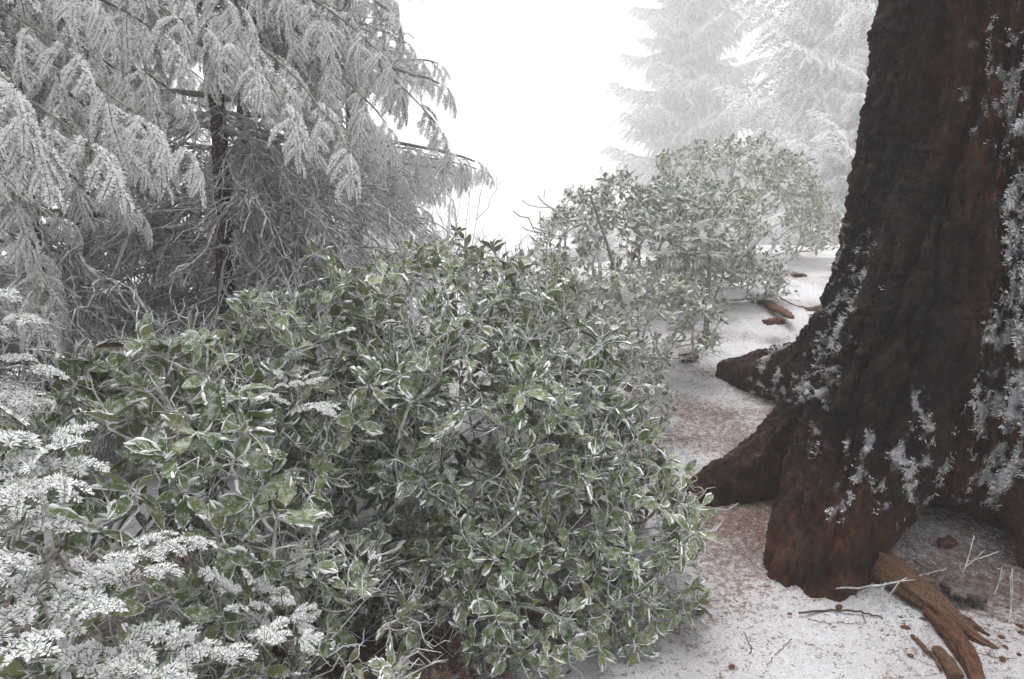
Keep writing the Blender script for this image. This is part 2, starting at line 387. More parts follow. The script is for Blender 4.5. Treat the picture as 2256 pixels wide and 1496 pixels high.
    # the dark hollow between the two front feet
    hol = np.exp(-(((V[:, 0] - 2.02) / 0.24) ** 2 + ((V[:, 1] - 2.98) / 0.32) ** 2)) * smooth(0.42, 0.15, V[:, 2])
    disp -= 0.16 * hol
    Vd = V + Nn * disp[:, None]
    # rime: on plate edges facing the wind (+x, -y side), in patches
    region = smooth(0.18, 0.45, (V0[:, 0] - 1.72) / 0.75) * smooth(0.55, 0.85, V0[:, 2])
    low = smooth(0.12, 0.4, V0[:, 2]) * smooth(1.75, 1.3, V0[:, 2]) * smooth(1.2, 1.4, V0[:, 0])
    patch = smooth(-0.22, 0.25, fbm(V0 * [3.4, 3.4, 1.3] + 4, 3))
    lip = smooth(0.02, 0.12, ea) * smooth(0.34, 0.16, ea); lip2 = smooth(0.02, 0.12, eb) * smooth(0.36, 0.18, eb)
    gg = np.clip(np.exp(-(n1 / 0.14) ** 2) + g2 * .8, 0, 1); lip1 = smooth(0.1, 0.4, gg) * smooth(0.95, 0.6, gg)
    edge = np.maximum(np.maximum(lip * side, lip2 * 0.75), lip1 * 0.9)
    fine = smooth(-0.25, 0.35, fbm(V0 * [16, 16, 12] + 7, 4, 0.6))
    rime = (1.25 * region * (0.45 + 0.6 * patch) * (0.03 + 1.05 * edge) + 1.25 * low * patch * (0.06 + 1.0 * edge) + 0.6 * smooth(1.7, 1.3, V0[:, 0]) * smooth(0.75, 0.4, V0[:, 2]) * smooth(0.2, 0.8, Nn[:, 2]) * patch * (.3 + .7 * edge)) * (0.25 + 0.95 * fine)
    rime = np.clip(rime / np.percentile(rime[rime > 0.02], 92), 0, 1.1)
    red = smooth(0.85, 0.15, V0[:, 2]) * 0.85 + 0.7 * smooth(0.0, 0.3, fbm(V0 * 2.1 + 40, 3)) * smooth(1.8, 2.1, V0[:, 0]) + 0.45 * smooth(1.8, 2.05, V0[:, 0]) + 0.06 + 0.5 * (ia - .4) * smooth(1.8, 2.05, V0[:, 0])
    nf = len(me.polygons); vi = np.empty(nf * 4, np.int32); me.loops.foreach_get('vertex_index', vi)
    trunk = obj('trunk', mesh_np('trunk', Vd - O, [(vi.reshape(-1, 4), 0)], [BARK], True, {'rime': rime, 'groove': g1, 'red': np.clip(red, 0, 1)}), root)
    # trunk above the picture
    n = 60; P = np.stack([np.full(n, 2.62), np.full(n, 3.5), np.linspace(3.15, 14, n)], -1); sd = 90
    Vt, Ft = tubes(P, np.linspace(0.70, 0.42, n), sd)
    c = np.array([2.62, 3.5, 0]); q = Vt - c; th2 = np.arctan2(q[:, 1], q[:, 0]); rad = unit(q * [1, 1, 0])
    nn = noise(np.stack([np.cos(th2) * 4, np.sin(th2) * 4, Vt[:, 2] * 1.1], -1)); Vt = Vt + rad * (0.03 - 0.05 * np.exp(-(nn / 0.12) ** 2))[:, None]
    obj('upper_trunk', mesh_np('upper_trunk', Vt - O, [(Ft, 0)], [BARK], True, {'rime': np.zeros(len(Vt)), 'groove': np.zeros(len(Vt)), 'red': np.full(len(Vt), .2)}), root)
    # feathers of rime standing on the bark
    dcam = -(V0 - np.array([0, 0, CAM_Z])); face = (Nn * unit(dcam)).sum(1)
    p = np.clip(rime - 0.40, 0, 1) ** 1.3 * (face > -0.15); p /= p.sum()
    idx = rng.choice(nv, 9500, p=p)
    B = []; D = []; S = []; U = []; L = []; W = []
    for kk in range(4):
        b = Vd[idx] - Nn[idx] * 0.003 + rng.normal(0, 0.006, (len(idx), 3))
        d = unit(Nn[idx] * 0.45 + np.array([-0.75, -0.25, 0.05]) + rng.normal(0, 0.42, (len(idx), 3)))
        B.append(b); D.append(d); S.append(unit(np.cross(d, Nn[idx]))); U.append(Nn[idx]); L.append(rng.uniform(0.008, 0.026, len(idx))); W.append(rng.uniform(0.0010, 0.0026, len(idx)))
    Vr, Fr = spikes(*[np.concatenate(a) for a in (B, D, S, U, L, W)])
    tag(obj('rime', mesh_np('rime', Vr - O, [(Fr, 0)], [RIME], False), root), kind='stuff')
    # moss tufts at the flare
    m = np.where((np.hypot(V0[:, 0] - 1.62, V0[:, 2] - 0.98) < 0.16) & (Nn[:, 2] > 0.0) & (face > -.2))[0]
    if len(m):
        idm = rng.choice(m, 900); d = unit(Nn[idm] + rng.normal(0, 0.5, (900, 3)))
        Vm, Fm = spikes(Vd[idm], d, unit(np.cross(d, [0.3, 0.2, 1])), Nn[idm], rng.uniform(.006, .016, 900), np.full(900, .0012))
        tag(obj('moss', mesh_np('moss', Vm - O, [(Fm, 0)], [MOSS], False), root), kind='stuff')
    # bare roots on the ground
    def rootpart(P, Rr, n=90, sides=44, flat=0.8, mat=ROOTWOOD, f=1.0):
        P = catmull(P, n); Rr = np.interp(np.linspace(0, 1, n), np.linspace(0, 1, len(Rr)), Rr)
        P[:, 2] += gz(P[:, 0], P[:, 1])
        Vv, Ff = tubes(P, Rr, sides); cen = np.repeat(P, sides, 0); dv = unit(Vv - cen)
        a = np.tile(np.arange(sides), n) / sides * 6.283; t = np.repeat(np.linspace(0, 1, n), sides)
        k = noise(np.stack([np.cos(a) * 2.2, np.sin(a) * 2.2, t * 3], -1)) * 0.26 + noise(np.stack([np.cos(a) * 6, np.sin(a) * 6, t * 3], -1)) * 0.16 + noise(np.stack([np.cos(a) * 15, np.sin(a) * 15, t * 7], -1)) * 0.12
        Vv = cen + (Vv - cen) * (1 + k * f)[:, None]
        tipi = np.arange((n - 1) * sides, n * sides); Vv = np.vstack([Vv, P[-1]]); F2 = np.array([[tipi[q], tipi[(q + 1) % sides], n * sides] for q in range(sides)])
        return obj('root', mesh_np('root', Vv - O, [(Ff, 0), (F2, 0)], [mat]), root)
    G = lambda L: [tuple(on_ground(*q)[:2]) + (h,) for *q, h in L]
    rootpart(G([(1880, 1215, .05), (1935, 1265, .04), (2000, 1310, .035), (2060, 1352, .03), (2115, 1392, .02), (2160, 1418, .008), (2205, 1434, .0)]), [.080, .072, .058, .044, .032, .020, .006])
    rootpart(G([(2050, 1358, .02), (2085, 1395, .02), (2115, 1432, .015), (2140, 1475, .01), (2165, 1530, 0)]), [.034, .036, .032, .028, .024], mat=BARK_RED, f=1.4)
    rootpart(G([(2062, 1430, .0), (2085, 1462, .01), (2105, 1500, .01)]), [.015, .022, .022], 30)
    rootpart(G([(1700, 812, .08), (1660, 822, .09), (1625, 826, .06), (1602, 830, .02)]), [.04, .035, .025, .01], 40)
    return root
BARK_RED = mat_plain('root_bark', (0.035, 0.014, 0.008), (0.16, 0.07, 0.04), 34, 0.75, (1, 1, 1), 1.0, 0.01)
build_trunk()

# ------------------------------------------------------------------ rhododendron leaves
def leaf_mesh(lod, seed, bare=False):
    r = np.random.default_rng(seed)
    nu, nv = (7, 4) if lod == 0 else (3, 2)
    wd = r.uniform(0.19, 0.245); droop = r.uniform(-0.15, 0.55); fold = r.uniform(0.0, 0.30); twist = r.uniform(-0.4, 0.4); side = r.uniform(-.08, .08)
    u = np.linspace(0, 1, nu + 1); v = np.linspace(-1, 1, nv + 1)
    wu = wd * np.sin(np.pi * np.clip(u, 0.03, 0.97) ** 1.1) ** 0.66
    def pt(U, Vv, off=0):
        Wd = np.interp(U, u, wu); y = Vv * Wd
        z = -droop * U ** 2 + fold * np.abs(Vv) * Wd + twist * U * y + off
        return np.stack([U * (1 - 0.3 * abs(droop) * U) , y + side * U * U, z], -1)
    UU, VV = np.meshgrid(u, v, indexing='ij')
    top = pt(UU, VV); s = Soup()
    i = np.arange(nu)[:, None] * (nv + 1); j = np.arange(nv)[None]
    F = np.stack([i + j, i + (nv + 1) + j, i + (nv + 1) + j + 1, i + j + 1], -1).reshape(-1, 4)
    s.add(top, F, 0); s.add(pt(UU, VV, -0.012), F[:, ::-1], 1)
    # petiole
    Vp, Fp = tubes(np.array([[-0.16, 0, -0.03], [0.0, 0, -0.012], [0.1, 0, -0.012]]), np.array([0.026, 0.030, 0.014]), 4, 0.3) if lod == 0 else tubes(np.array([[-0.16, 0, -0.03], [0.08, 0, -0.012]]), np.array([0.026, 0.02]), 3)
    s.add(Vp, Fp, 2)
    if bare: return s
    # crust of rime along the margins, thicker on one side and towards the tip
    heavy = r.choice([-1, 1]); hv = r.choice([0.5, 1.3, 2.2, 3.2]); lt = r.choice([0.15, 0.5, 0.9])
    k = 13 if lod == 0 else 4
    for sgn in (-1, 1):
        uu = np.linspace(0.04, 1.0, k); P = pt(uu, np.full(k, sgn * 0.98), -0.004)
        base = 0.0135 if lod == 0 else 0.014
        rr = base * (hv if sgn == heavy else lt) * np.where(r.random(k) < .34, .10, r.uniform(0.3, 1.5, k)) * (0.7 + 0.6 * uu)
        out = np.array([0, sgn, 0.25])
        P = P + out * rr[:, None] * r.uniform(0.2, 0.9, (k, 1))
        Vc, Fc = tubes(P, rr, 4 if lod == 0 else 3, 0.35); s.add(Vc, Fc, 2)
    if lod == 0:
        n = int(r.integers(5, 16)); uu = r.uniform(0.3, 1.0, n) ** 0.7; sg = np.where(r.random(n) < 0.8, heavy, -heavy)
        B = pt(uu, sg * 0.95); D = unit(np.stack([r.uniform(.1, .8, n), sg * 1.0, r.uniform(-.2, .5, n)], -1))
        Vs, Fs = spikes(B, D, np.tile([1.0, 0, 0], (n, 1)), np.tile([0, 0, 1.0], (n, 1)), r.uniform(.04, .13, n), r.uniform(.012, .028, n), r.uniform(.008, .018, n)); s.add(Vs, Fs, 2)
        if r.random() < 0.55:   # snow tab over the tip
            P = pt(np.linspace(.72, 1.06, 4), np.full(4, heavy * .3), .02); Vc, Fc = tubes(P, np.array([.012, .04, .05, .02]), 5, .35); s.add(Vc, Fc, 2)
    return s
LM = [LEAF_TOP, LEAF_UNDER, RIME]
LEAF_TOP_F = mat_leaf('leaf_top_frost_fog_tint', [(0.09, 0.12, 0.045), (0.15, 0.185, 0.07), (0.24, 0.26, 0.12)], 0.8)  # far bushes: heavier rime, plus fog fade painted into the leaf colour
LEAF_UNDER_F = mat_leaf('leaf_underside_frost_fog_tint', [(0.20, 0.24, 0.12), (0.27, 0.30, 0.16), (0.40, 0.42, 0.28)], 0.5, 0.7)  # underside likewise: more rime and a painted-in fog paleness
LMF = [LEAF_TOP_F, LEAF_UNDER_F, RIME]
LEAF0 = [leaf_mesh(0, 100 + k) for k in range(16)]
LEAF0_ME = [s.mesh('leaf', LM) for s in LEAF0]
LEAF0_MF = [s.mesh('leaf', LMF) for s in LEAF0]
LEAF1 = [leaf_mesh(1, 200 + k).arrays() for k in range(10)]
LEAFD_ME = [leaf_mesh(0, 300 + k, True).mesh('dead_leaf', [LEAF_DEAD, LEAF_DEAD, LEAF_DEAD]) for k in range(4)]

def basis(x, z):
    x = unit(x); y = unit(np.cross(z, x)); z = np.cross(x, y)
    return np.stack([x, y, z], -1)    # columns

def grow(base, tips, r, step=0.07, spread=1.0):
    """a branching skeleton from base points to every tip; returns tubes data"""
    base = np.atleast_2d(base); nodes = [b for b in base]; dist = [0.0] * len(base); par = [-1] * len(base)
    order = np.argsort(((tips - base.mean(0)) ** 2).sum(1))
    paths = []
    for t in order:
        T = tips[t]; A = np.array(nodes); dd = np.linalg.norm(A - T, axis=1)
        cost = dd * 1.0 + 0.45 * np.array(dist)
        cost = cost + 2.0 * np.maximum(A[:, 2] - T[2] + 0.05, 0)
        k = int(np.argmin(cost)); L = dd[k]; n = max(3, int(L / step) + 2)
        up = np.array([0, 0, 1.0])
        c1 = A[k] + (T - A[k]) * 0.35 + r.normal(0, 0.10 * L, 3) + up * (-0.05 * L); c2 = A[k] + (T - A[k]) * 0.75 + r.normal(0, 0.07 * L, 3) - up * 0.10 * L
        P = bez(A[k], c1, c2, T, n)
        paths.append((P, k)); d0 = dist[k]; prev = k
        for q in range(1, n):
            nodes.append(P[q]); d0 += L / n; dist.append(d0); par.append(prev); prev = len(nodes) - 1
    w = np.zeros(len(nodes)); 
    for q in range(len(nodes) - 1, -1, -1):
        if w[q] == 0: w[q] = 1
        if par[q] >= 0: w[par[q]] += w[q] * 0.999
    return nodes, par, w, paths

def stems_mesh(base, tips, r, r0, off, sides=5, jit=0.22, powr=0.42, rmax=0.013):
    nodes, par, w, paths = grow(base, tips, r)
    s = Soup(); A = np.array(nodes); idx = len(np.atleast_2d(base))
    for P, k in paths:
        n = len(P); ids = np.arange(idx, idx + n - 1); idx += n - 1
        ww = np.concatenate([[w[ids[0]]], w[ids]]); rr = np.minimum(r0 * ww ** powr, rmax)
        m = (n - 1) * 2 + 1; t = np.linspace(0, n - 1, m); Pf = np.stack([np.interp(t, np.arange(n), P[:, c]) for c in range(3)], -1)
        Pf[1:-1] += r.normal(0, 0.0018, (m - 2, 3)); rf = np.interp(t, np.arange(n), rr)
        V, F = tubes(Pf, rf, sides, jit); s.add(V, F)
    return s, A

def twiglets(A, n, r, lmin, lmax, rad, c):
    """short rimed side twigs inside a bush"""
    i = r.integers(0, len(A), n); P0 = A[i]; d = unit(P0 - c + r.normal(0, 0.5, (n, 3)) + [0, 0, 0.15]); L = r.uniform(lmin, lmax, (n, 1))
    k1 = r.normal(0, 0.25, (n, 3)); k2 = r.normal(0, 0.3, (n, 3))
    P = np.stack([P0, P0 + d * L * .35 + k1 * L * .3, P0 + d * L * .7 + k2 * L * .4, P0 + d * L], 1)
    return P, np.tile(rad, (n, 1)) * r.uniform(0.6, 1.3, (n, 1)) * np.array([[1.1, 1, 0.95, 0.5]])

def shrub(ells, n_ros, label, seed, lsize=(0.070, 0.112), bases=None, dead=0, twign=500, stem_r=0.0034, nobj=300, stem_mat=None, shell=0.78, keep=None, far=False):
    r = np.random.default_rng(seed)
    vol = np.array([e[1][0] * e[1][1] * e[1][2] for e in ells]) ** (2 / 3); vol /= vol.sum()
    c0 = np.average([e[0] for e in ells], axis=0, weights=vol)
    bx, by = c0[0], c0[1]; bz = float(gz(bx, by))
    root = thing('rhododendron_bush', (bx, by, bz), label, 'shrub', 'rhododendron bushes beside the path'); O = np.array([bx, by, bz])
    # tips: Poisson-ish choice on lumpy shells
    cand = []
    m = n_ros * 14
    for (c, rad), f in zip(ells, vol):
        k = int(m * f) + 1; d = unit(r.normal(size=(k, 3))); d[:, 2] = np.where(d[:, 2] < -0.35, -d[:, 2], d[:, 2])
        lum = 1 + 0.20 * fbm(d * 2.1 + seed, 3)
        q = r.uniform(shell, 1.0, k) ** 0.8
        p = np.array(c) + d * np.array(rad) * (q * lum)[:, None]
        dd = unit(d / np.array(rad)); cand.append(np.concatenate([p, dd, q[:, None]], 1))
    C = np.concatenate(cand); r.shuffle(C)
    # drop those deep inside another ellipsoid or under ground
    ok = C[:, 2] > gz(C[:, 0], C[:, 1]) + 0.05
    for c, rad in ells:
        e = (((C[:, :3] - np.array(c)) / np.array(rad)) ** 2).sum(1) ** 0.5; ok &= e > 0.62
    if keep is not None: ok &= keep(C[:, :3])
    C = C[ok]; sel = []; P = []
    gap = 0.9 * (lsize[0] + lsize[1]) / 2
    for k in range(len(C)):
        if len(sel) >= n_ros: break
        if P and np.min(((np.array(P) - C[k, :3]) ** 2).sum(1)) < gap * gap * (0.8 if len(sel) < n_ros * .7 else 0.45): continue
        sel.append(k); P.append(C[k, :3])
    C = C[sel]; tips = C[:, :3]; axd = unit(C[:, 3:6] * 0.7 + [0, 0, 0.55] + r.normal(0, 0.28, (len(C), 3)))
    if bases is None:
        nb = 5; a = r.uniform(0, 6.28, nb); bb = np.stack([bx + 0.22 * np.cos(a) * ells[0][1][0], by + 0.22 * np.sin(a) * ells[0][1][1] + 0.1, np.zeros(nb)], -1); bb[:, 2] = gz(bb[:, 0], bb[:, 1]) - 0.03
    else: bb = np.array(bases, float); bb[:, 2] = gz(bb[:, 0], bb[:, 1]) - 0.03
    s, A = stems_mesh(bb, tips - axd * 0.02, r, stem_r, O)
    obj('stem', s.mesh('stem', [RIME_TWIG if stem_mat is None else stem_mat], off=O), root)
    A2 = A[A[:, 2] > gz(A[:, 0], A[:, 1]) + 0.1]
    Pt, Rt = twiglets(A2, twign, r, 0.05, 0.20, 0.0022, c0); P2, R2 = twiglets(Pt[:, 2], twign, r, 0.03, 0.09, 0.0017, c0)
    st = Soup(); V, F = tubes(Pt, Rt, 4, .25); st.add(V, F); V, F = tubes(P2, R2, 4, .25); st.add(V, F)
    tag(obj('twigs', st.mesh('twigs', [RIME_TWIG], off=O), root), kind='stuff')
    # leaves
    Ms = []; 
    for k in range(len(tips)):
        a = axd[k]; nl = int(r.integers(5, 9)); ph = r.uniform(0, 6.28)
        e1 = unit(np.cross(a, [0.31, 0.2, 0.9] if abs(a[2]) < .9 else [1, 0, 0])); e2 = np.cross(a, e1)
        sc = r.uniform(*lsize)
        for q in range(nl):
            an = ph + q * 2.4 + r.normal(0, 0.12); el = math.radians(r.uniform(-25, 55) if r.random() < .62 else r.uniform(50, 80))
            h = e1 * math.cos(an) + e2 * math.sin(an)
            x = unit(h * math.cos(el) + a * math.sin(el) + [0, 0, -0.12]); z = unit(a * math.cos(el) - h * math.sin(el) + r.normal(0, 0.22, 3))
            L = sc * r.uniform(0.72, 1.12) * (0.8 if el > .9 else 1)
            Ms.append((basis(x, z), tips[k] + x * 0.16 * L + a * r.uniform(-.018, .01), L))
    Rm = np.array([m_[0] for m_ in Ms]); T = np.array([m_[1] for m_ in Ms]); L = np.array([m_[2] for m_ in Ms])
    px, py, D = proj(T); vis = (px > -20) & (px < 2276) & (py > -20) & (py < 1516)
    seen = C[:, 3:6]
    back = np.repeat(0, len(T))
    score = L / D + np.where(vis, 0, -1) - 0.02 * np.maximum(0, ((T - c0) * unit(T * [1, 1, 0])).sum(1))
    order = np.argsort(-score); big = order[:nobj]; rest = order[nobj:]
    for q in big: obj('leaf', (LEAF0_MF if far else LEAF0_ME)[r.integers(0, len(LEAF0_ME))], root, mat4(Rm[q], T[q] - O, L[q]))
    ss = Soup(); kind = r.integers(0, len(LEAF1), len(rest))
    for kk in range(len(LEAF1)):
        sel_ = rest[kind == kk]
        if not len(sel_): continue
        V1, G1 = LEAF1[kk]; VV = np.einsum('nij,vj->nvi', Rm[sel_], V1) * L[sel_][:, None, None] + (T[sel_] - O)[:, None, :]
        nvv = len(V1); offs = (np.arange(len(sel_)) * nvv)[:, None, None]
        ss.add_groups(VV, [((F[None] + offs).reshape(-1, F.shape[1]), k) for F, k in G1])
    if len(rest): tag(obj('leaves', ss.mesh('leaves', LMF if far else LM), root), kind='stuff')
    for q in r.choice(big, dead, replace=False) if dead else []:
        tag(obj('leaf', LEAFD_ME[r.integers(0, 4)], root, mat4(Rm[q], T[q] - O + [0, 0, -.02], L[q] * 1.05)), 'withered brown leaf still hanging in the bush')
    return root

shrub([((-.15, 2.78, .35), (.72, .72, .92))], 265, 'broad frosted rhododendron bush nearest the camera, filling the middle foreground', 11, dead=2, twign=900)
shrub([((.30, 2.72, .16), (.47, .62, .60)), ((.00, 2.38, .12), (.46, .42, .40))], 270, 'low rhododendron bush leaning over the snowy path in the lower middle of the photo', 12, lsize=(.064, .096), twign=500)
shrub([((-1.15, 2.12, .35), (.58, .56, .82))], 230, 'rhododendron bush with long curled leaves behind the small snowy firs at the left edge', 13, lsize=(.078, .120), dead=3, twign=700)
shrub([((-.80, 2.78, .45), (.52, .55, .92))], 210, 'tall rhododendron bush right in front of the thin speckled fir trunk', 14, lsize=(.074, .115), twign=700)
shrub([((-.30, 3.65, .6), (.78, .6, .90))], 300, 'darker rhododendron bush whose top meets the white sky below the bare sapling shoots', 15, lsize=(.060, .090), twign=900)
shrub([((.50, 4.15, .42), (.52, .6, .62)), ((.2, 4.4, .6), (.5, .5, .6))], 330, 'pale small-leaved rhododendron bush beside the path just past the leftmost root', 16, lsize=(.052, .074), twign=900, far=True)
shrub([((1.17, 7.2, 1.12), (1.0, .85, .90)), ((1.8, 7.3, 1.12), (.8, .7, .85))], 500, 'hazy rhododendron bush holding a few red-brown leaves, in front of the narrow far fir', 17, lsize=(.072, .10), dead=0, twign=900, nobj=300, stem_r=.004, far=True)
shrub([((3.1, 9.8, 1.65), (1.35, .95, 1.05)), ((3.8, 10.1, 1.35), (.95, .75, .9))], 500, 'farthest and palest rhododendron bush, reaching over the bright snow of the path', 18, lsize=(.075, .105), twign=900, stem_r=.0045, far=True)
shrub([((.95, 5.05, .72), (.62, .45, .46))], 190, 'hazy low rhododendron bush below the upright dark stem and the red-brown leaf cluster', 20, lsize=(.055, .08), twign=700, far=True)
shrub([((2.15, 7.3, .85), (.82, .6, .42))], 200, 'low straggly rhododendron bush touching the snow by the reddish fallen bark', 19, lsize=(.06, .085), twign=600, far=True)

shrub([((-.72, 1.98, .10), (.46, .40, .42))], 80, 'low sparse rhododendron bush behind the bottom corner fir, above the brown leaf litter', 21, lsize=(.062, .10), dead=2, twign=700, nobj=260)

# ------------------------------------------------------------------ fir fronds
def shoot(s, P, T, U, Lr, r, spacing, nl, wide, green=0.55, ranks=2):
    """needles on one shoot polyline"""
    n = len(P); seg = np.linalg.norm(np.diff(P, axis=0), axis=1); cum = np.concatenate([[0], np.cumsum(seg)]); tot = cum[-1]
    m = max(3, int(tot / spacing)); t = np.linspace(0.04, 1, m) * tot
    pts = np.stack([np.interp(t, cum, P[:, c]) for c in range(3)], -1); tg = unit(np.stack([np.interp(t, cum, T[:, c]) for c in range(3)], -1)); up = np.tile(U, (m, 1))
    sd = unit(np.cross(tg, up)); up = np.cross(sd, tg); end = t / tot
    for k, (a, b) in enumerate([(1, .12), (-1, .12), (.8, .6), (-.8, .6), (.3, 1), (.5, -.6), (-.5, -.6)][:ranks + 3 if ranks < 4 else 7]):
        keep = r.random(m) < (1.0 if k < 2 else 0.7)
        d = unit(sd * a + up * b + tg * (0.38 + 1.2 * np.maximum(end - .85, 0)[:, None] * 4) + r.normal(0, 0.16, (m, 3)))[keep]
        L = nl * r.uniform(0.75, 1.15, m)[keep] * (1 if k < 2 else .8) * (0.55 + .45 * np.minimum(1, np.sin(np.pi * np.clip(end[keep] * .9 + .1, 0, .97)) * 2.2))
        B = pts[keep]; S = tg[keep]; Uu = up[keep]
        W = wide * r.uniform(0.45, 1.5, len(B))
        V, F = spikes(B + Uu * wide * .4, d, S, Uu, L * r.uniform(.8, 1.0, len(B)), W, W * 1.2); s.add(V, F, 0)
        g = r.random(len(B)) < green
        V, F = spikes(B[g] - Uu[g] * wide * .2, unit(d[g] + r.normal(0, .07, d[g].shape)), S[g], Uu[g], L[g] * 1.12, np.full(g.sum(), wide * .42)); s.add(V, F, 1)
def frond(seed, length, ns, slen, hang, spacing=0.0036, nl=0.021, wide=0.0015, green=0.6, ang=52, sides=4, curve=.2):
    r = np.random.default_rng(seed); s = Soup()
    def line(p0, d0, L, hg, n=7):
        P = [np.array(p0, float)]; d = unit(np.array(d0, float)); D = [d]
        for q in range(n - 1):
            d = unit(d + np.array([0, 0, -1.0]) * hg / n + r.normal(0, .05, 3)); P.append(P[-1] + d * L / (n - 1)); D.append(d)
        return np.array(P), np.array(D)
    P, T = line((0, 0, 0), (1, 0, curve), length, hang * .7, 10)
    up = np.array([0, 0, 1.0]); V, F = tubes(P, np.linspace(.0032, .0016, 10), sides, .2); s.add(V, F, 2)
    shoot(s, P[2:], T[2:], up, 1, r, spacing, nl, wide, green)
    for q in range(ns):
        t = 0.10 + 0.82 * (q + r.uniform(-.3, .3)) / ns; t = min(max(t, .03), .95); sg = 1 if q % 2 else -1
        x = t * 9; i = int(x); p0 = P[i] + (P[i + 1] - P[i]) * (x - i); tt = T[i]
        lat = unit(np.cross(up, tt)) * sg; a = R(ang + r.uniform(-8, 8))
        d0 = tt * math.cos(a) + lat * math.sin(a) + up * r.uniform(-.05, .12)
        L = slen * (1.0 - 0.62 * t) * r.uniform(.75, 1.2)
        Pp, Tp = line(p0, d0, L, hang * r.uniform(.7, 1.3)); V, F = tubes(Pp, np.linspace(.0026, .0013, 7), 3, .2); s.add(V, F, 2)
        shoot(s, Pp, Tp, up + lat * .3, 1, r, spacing, nl, wide, green)
        if L > slen * .6:
            for z in range(1):
                j = 2 + z * 2; l2 = unit(np.cross(up, Tp[j])) * (1 if (z + q) % 2 else -1); d2 = Tp[j] * .75 + l2 * .65
                P3, T3 = line(Pp[j], d2, L * .42 * r.uniform(.7, 1.2), hang, 5); shoot(s, P3, T3, up, 1, r, spacing, nl, wide, green)
    return s
FM = [RIME, NEEDLE, FIR_TWIG]
# hanging sprays of the tall firs (wide: rime thickness)
HANG = [frond(500 + k, .46, 6, .27, 2.1, .0070, .033, .0045, .5, ang=46).mesh('needle_spray', FM, False) for k in range(5)]
FLAT = [frond(520 + k, .13, 4, .085, .5, .0046, .025, .0027, .75).mesh('needle_spray', FM, False) for k in range(4)]
MID = [frond(540 + k, .46, 6, .30, 2.4, .013, .032, .0055, .5, sides=3).mesh('needle_spray', FM, False) for k in range(4)]

def branch(root, O, P0, P1, arch, n, size, protos, r, rad=0.014, mat=None, roll=0.5, start=.25, droop=.35, lim=None):
    """one limb with needle sprays as its own children"""
    P0 = np.array(P0, float); P1 = np.array(P1, float); Lb = np.linalg.norm(P1 - P0); up = np.array([0, 0, 1.0])
    c1 = P0 + (P1 - P0) * .35 + up * arch * Lb; c2 = P0 + (P1 - P0) * .72 + up * arch * .8 * Lb
    P = bez(P0, c1, c2, P1, 16); P[1:-1] += r.normal(0, .006, (14, 3)); T = unit(np.gradient(P, axis=0))
    V, F = tubes(P, np.linspace(rad, rad * .25, 16), 7, .12)
    b = obj('branch', mesh_np('branch', V - O, [(F, 0)], [mat or FIR_TWIG]), root)
    for q in range(n + 1):
        t = start + (1 - start) * (q + r.uniform(-.25, .25)) / n; t = min(max(t, .05), 1); x = t * 14.99; i = int(x); p = P[i] + (P[i + 1] - P[i]) * (x - i) if i < 15 else P[15]
        last = q == n
        lat = unit(np.cross(up, T[i])) * (0 if last else (1 if q % 2 else -1)); a = R(r.uniform(35, 65))
        d = unit(T[i] * math.cos(a) + lat * math.sin(a) + up * (-droop * r.uniform(.3, 1.4))) if not last else unit(T[i] + up * -.1)
        z = unit(up + lat * roll * r.uniform(0, 1) + r.normal(0, .15, 3))
        sc = size * (1.12 - .5 * t) * r.uniform(.8, 1.2)
        obj('needle_spray', protos[r.integers(0, len(protos))], b, mat4(basis(d, z), p - O, sc))
    return b

# dead, rimed lower branches (prototypes lying along +x)
def dead_proto(seed, n_tw=12, wig=.10):
    r = np.random.default_rng(seed); s = Soup(); n = 14; x = np.linspace(0, 1, n)
    P = np.stack([x, np.cumsum(r.normal(0, wig * .25, n)), -.55 * x ** 1.8 * r.uniform(.5, 1.4) + np.cumsum(r.normal(0, .022, n))], -1); P[0] = 0
    V, F = tubes(P, np.linspace(.0095, .0035, n), 5, .25); s.add(V, F)
    for q in range(n_tw):
        i = int(r.integers(2, n - 1)); T = unit(P[i] - P[i - 1]); lat = unit(np.cross([0, 0, 1], T)) * r.choice([-1, 1]); L = r.uniform(.15, .5) * (1.1 - x[i] * .6)
        d = unit(T * .7 + lat * r.uniform(.3, 1.3) + [0, 0, r.uniform(-.9, .5)]); m = 7; t = np.linspace(0, 1, m)[:, None]
        Q = P[i] + d * L * t + np.array([0, 0, -.4]) * L * t ** 2 + np.cumsum(r.normal(0, .017, (m, 3)), 0) * (t > 0); V, F = tubes(Q, np.linspace(.0055, .0026, m), 4, .28); s.add(V, F)
        for z in range(2):
            j = int(r.integers(1, 5)); L2 = L * r.uniform(.25, .5); d2 = unit(d + r.normal(0, .8, 3)); t2 = np.linspace(0, 1, 4)[:, None]
            Q2 = Q[j] + d2 * L2 * t2 + np.array([0, 0, -.3]) * L2 * t2 ** 2 + np.cumsum(r.normal(0, .006, (4, 3)), 0) * (t2 > 0); V, F = tubes(Q2, np.linspace(.004, .0022, 4), 3, .28); s.add(V, F)
    return s.mesh('dead_branch', [RIME_TWIG])
DEAD = [dead_proto(600 + k) for k in range(14)]
def dead_branches(root, O, axis_at, n, z0, z1, lmin, lmax, r, az=(0, 360), el=(-25, 22)):
    for k in range(n):
        z = r.uniform(z0, z1); p = axis_at(z); a = R(r.uniform(*az)); e = R(r.uniform(*el)); L = r.uniform(lmin, lmax)
        x = np.array([math.cos(a) * math.cos(e), math.sin(a) * math.cos(e), math.sin(e)]); zz = unit(np.array([0, 0, 1.0]) + r.normal(0, .25, 3))
        obj('dead_branch', DEAD[r.integers(0, len(DEAD))], root, mat4(basis(x, zz), p - O, L))
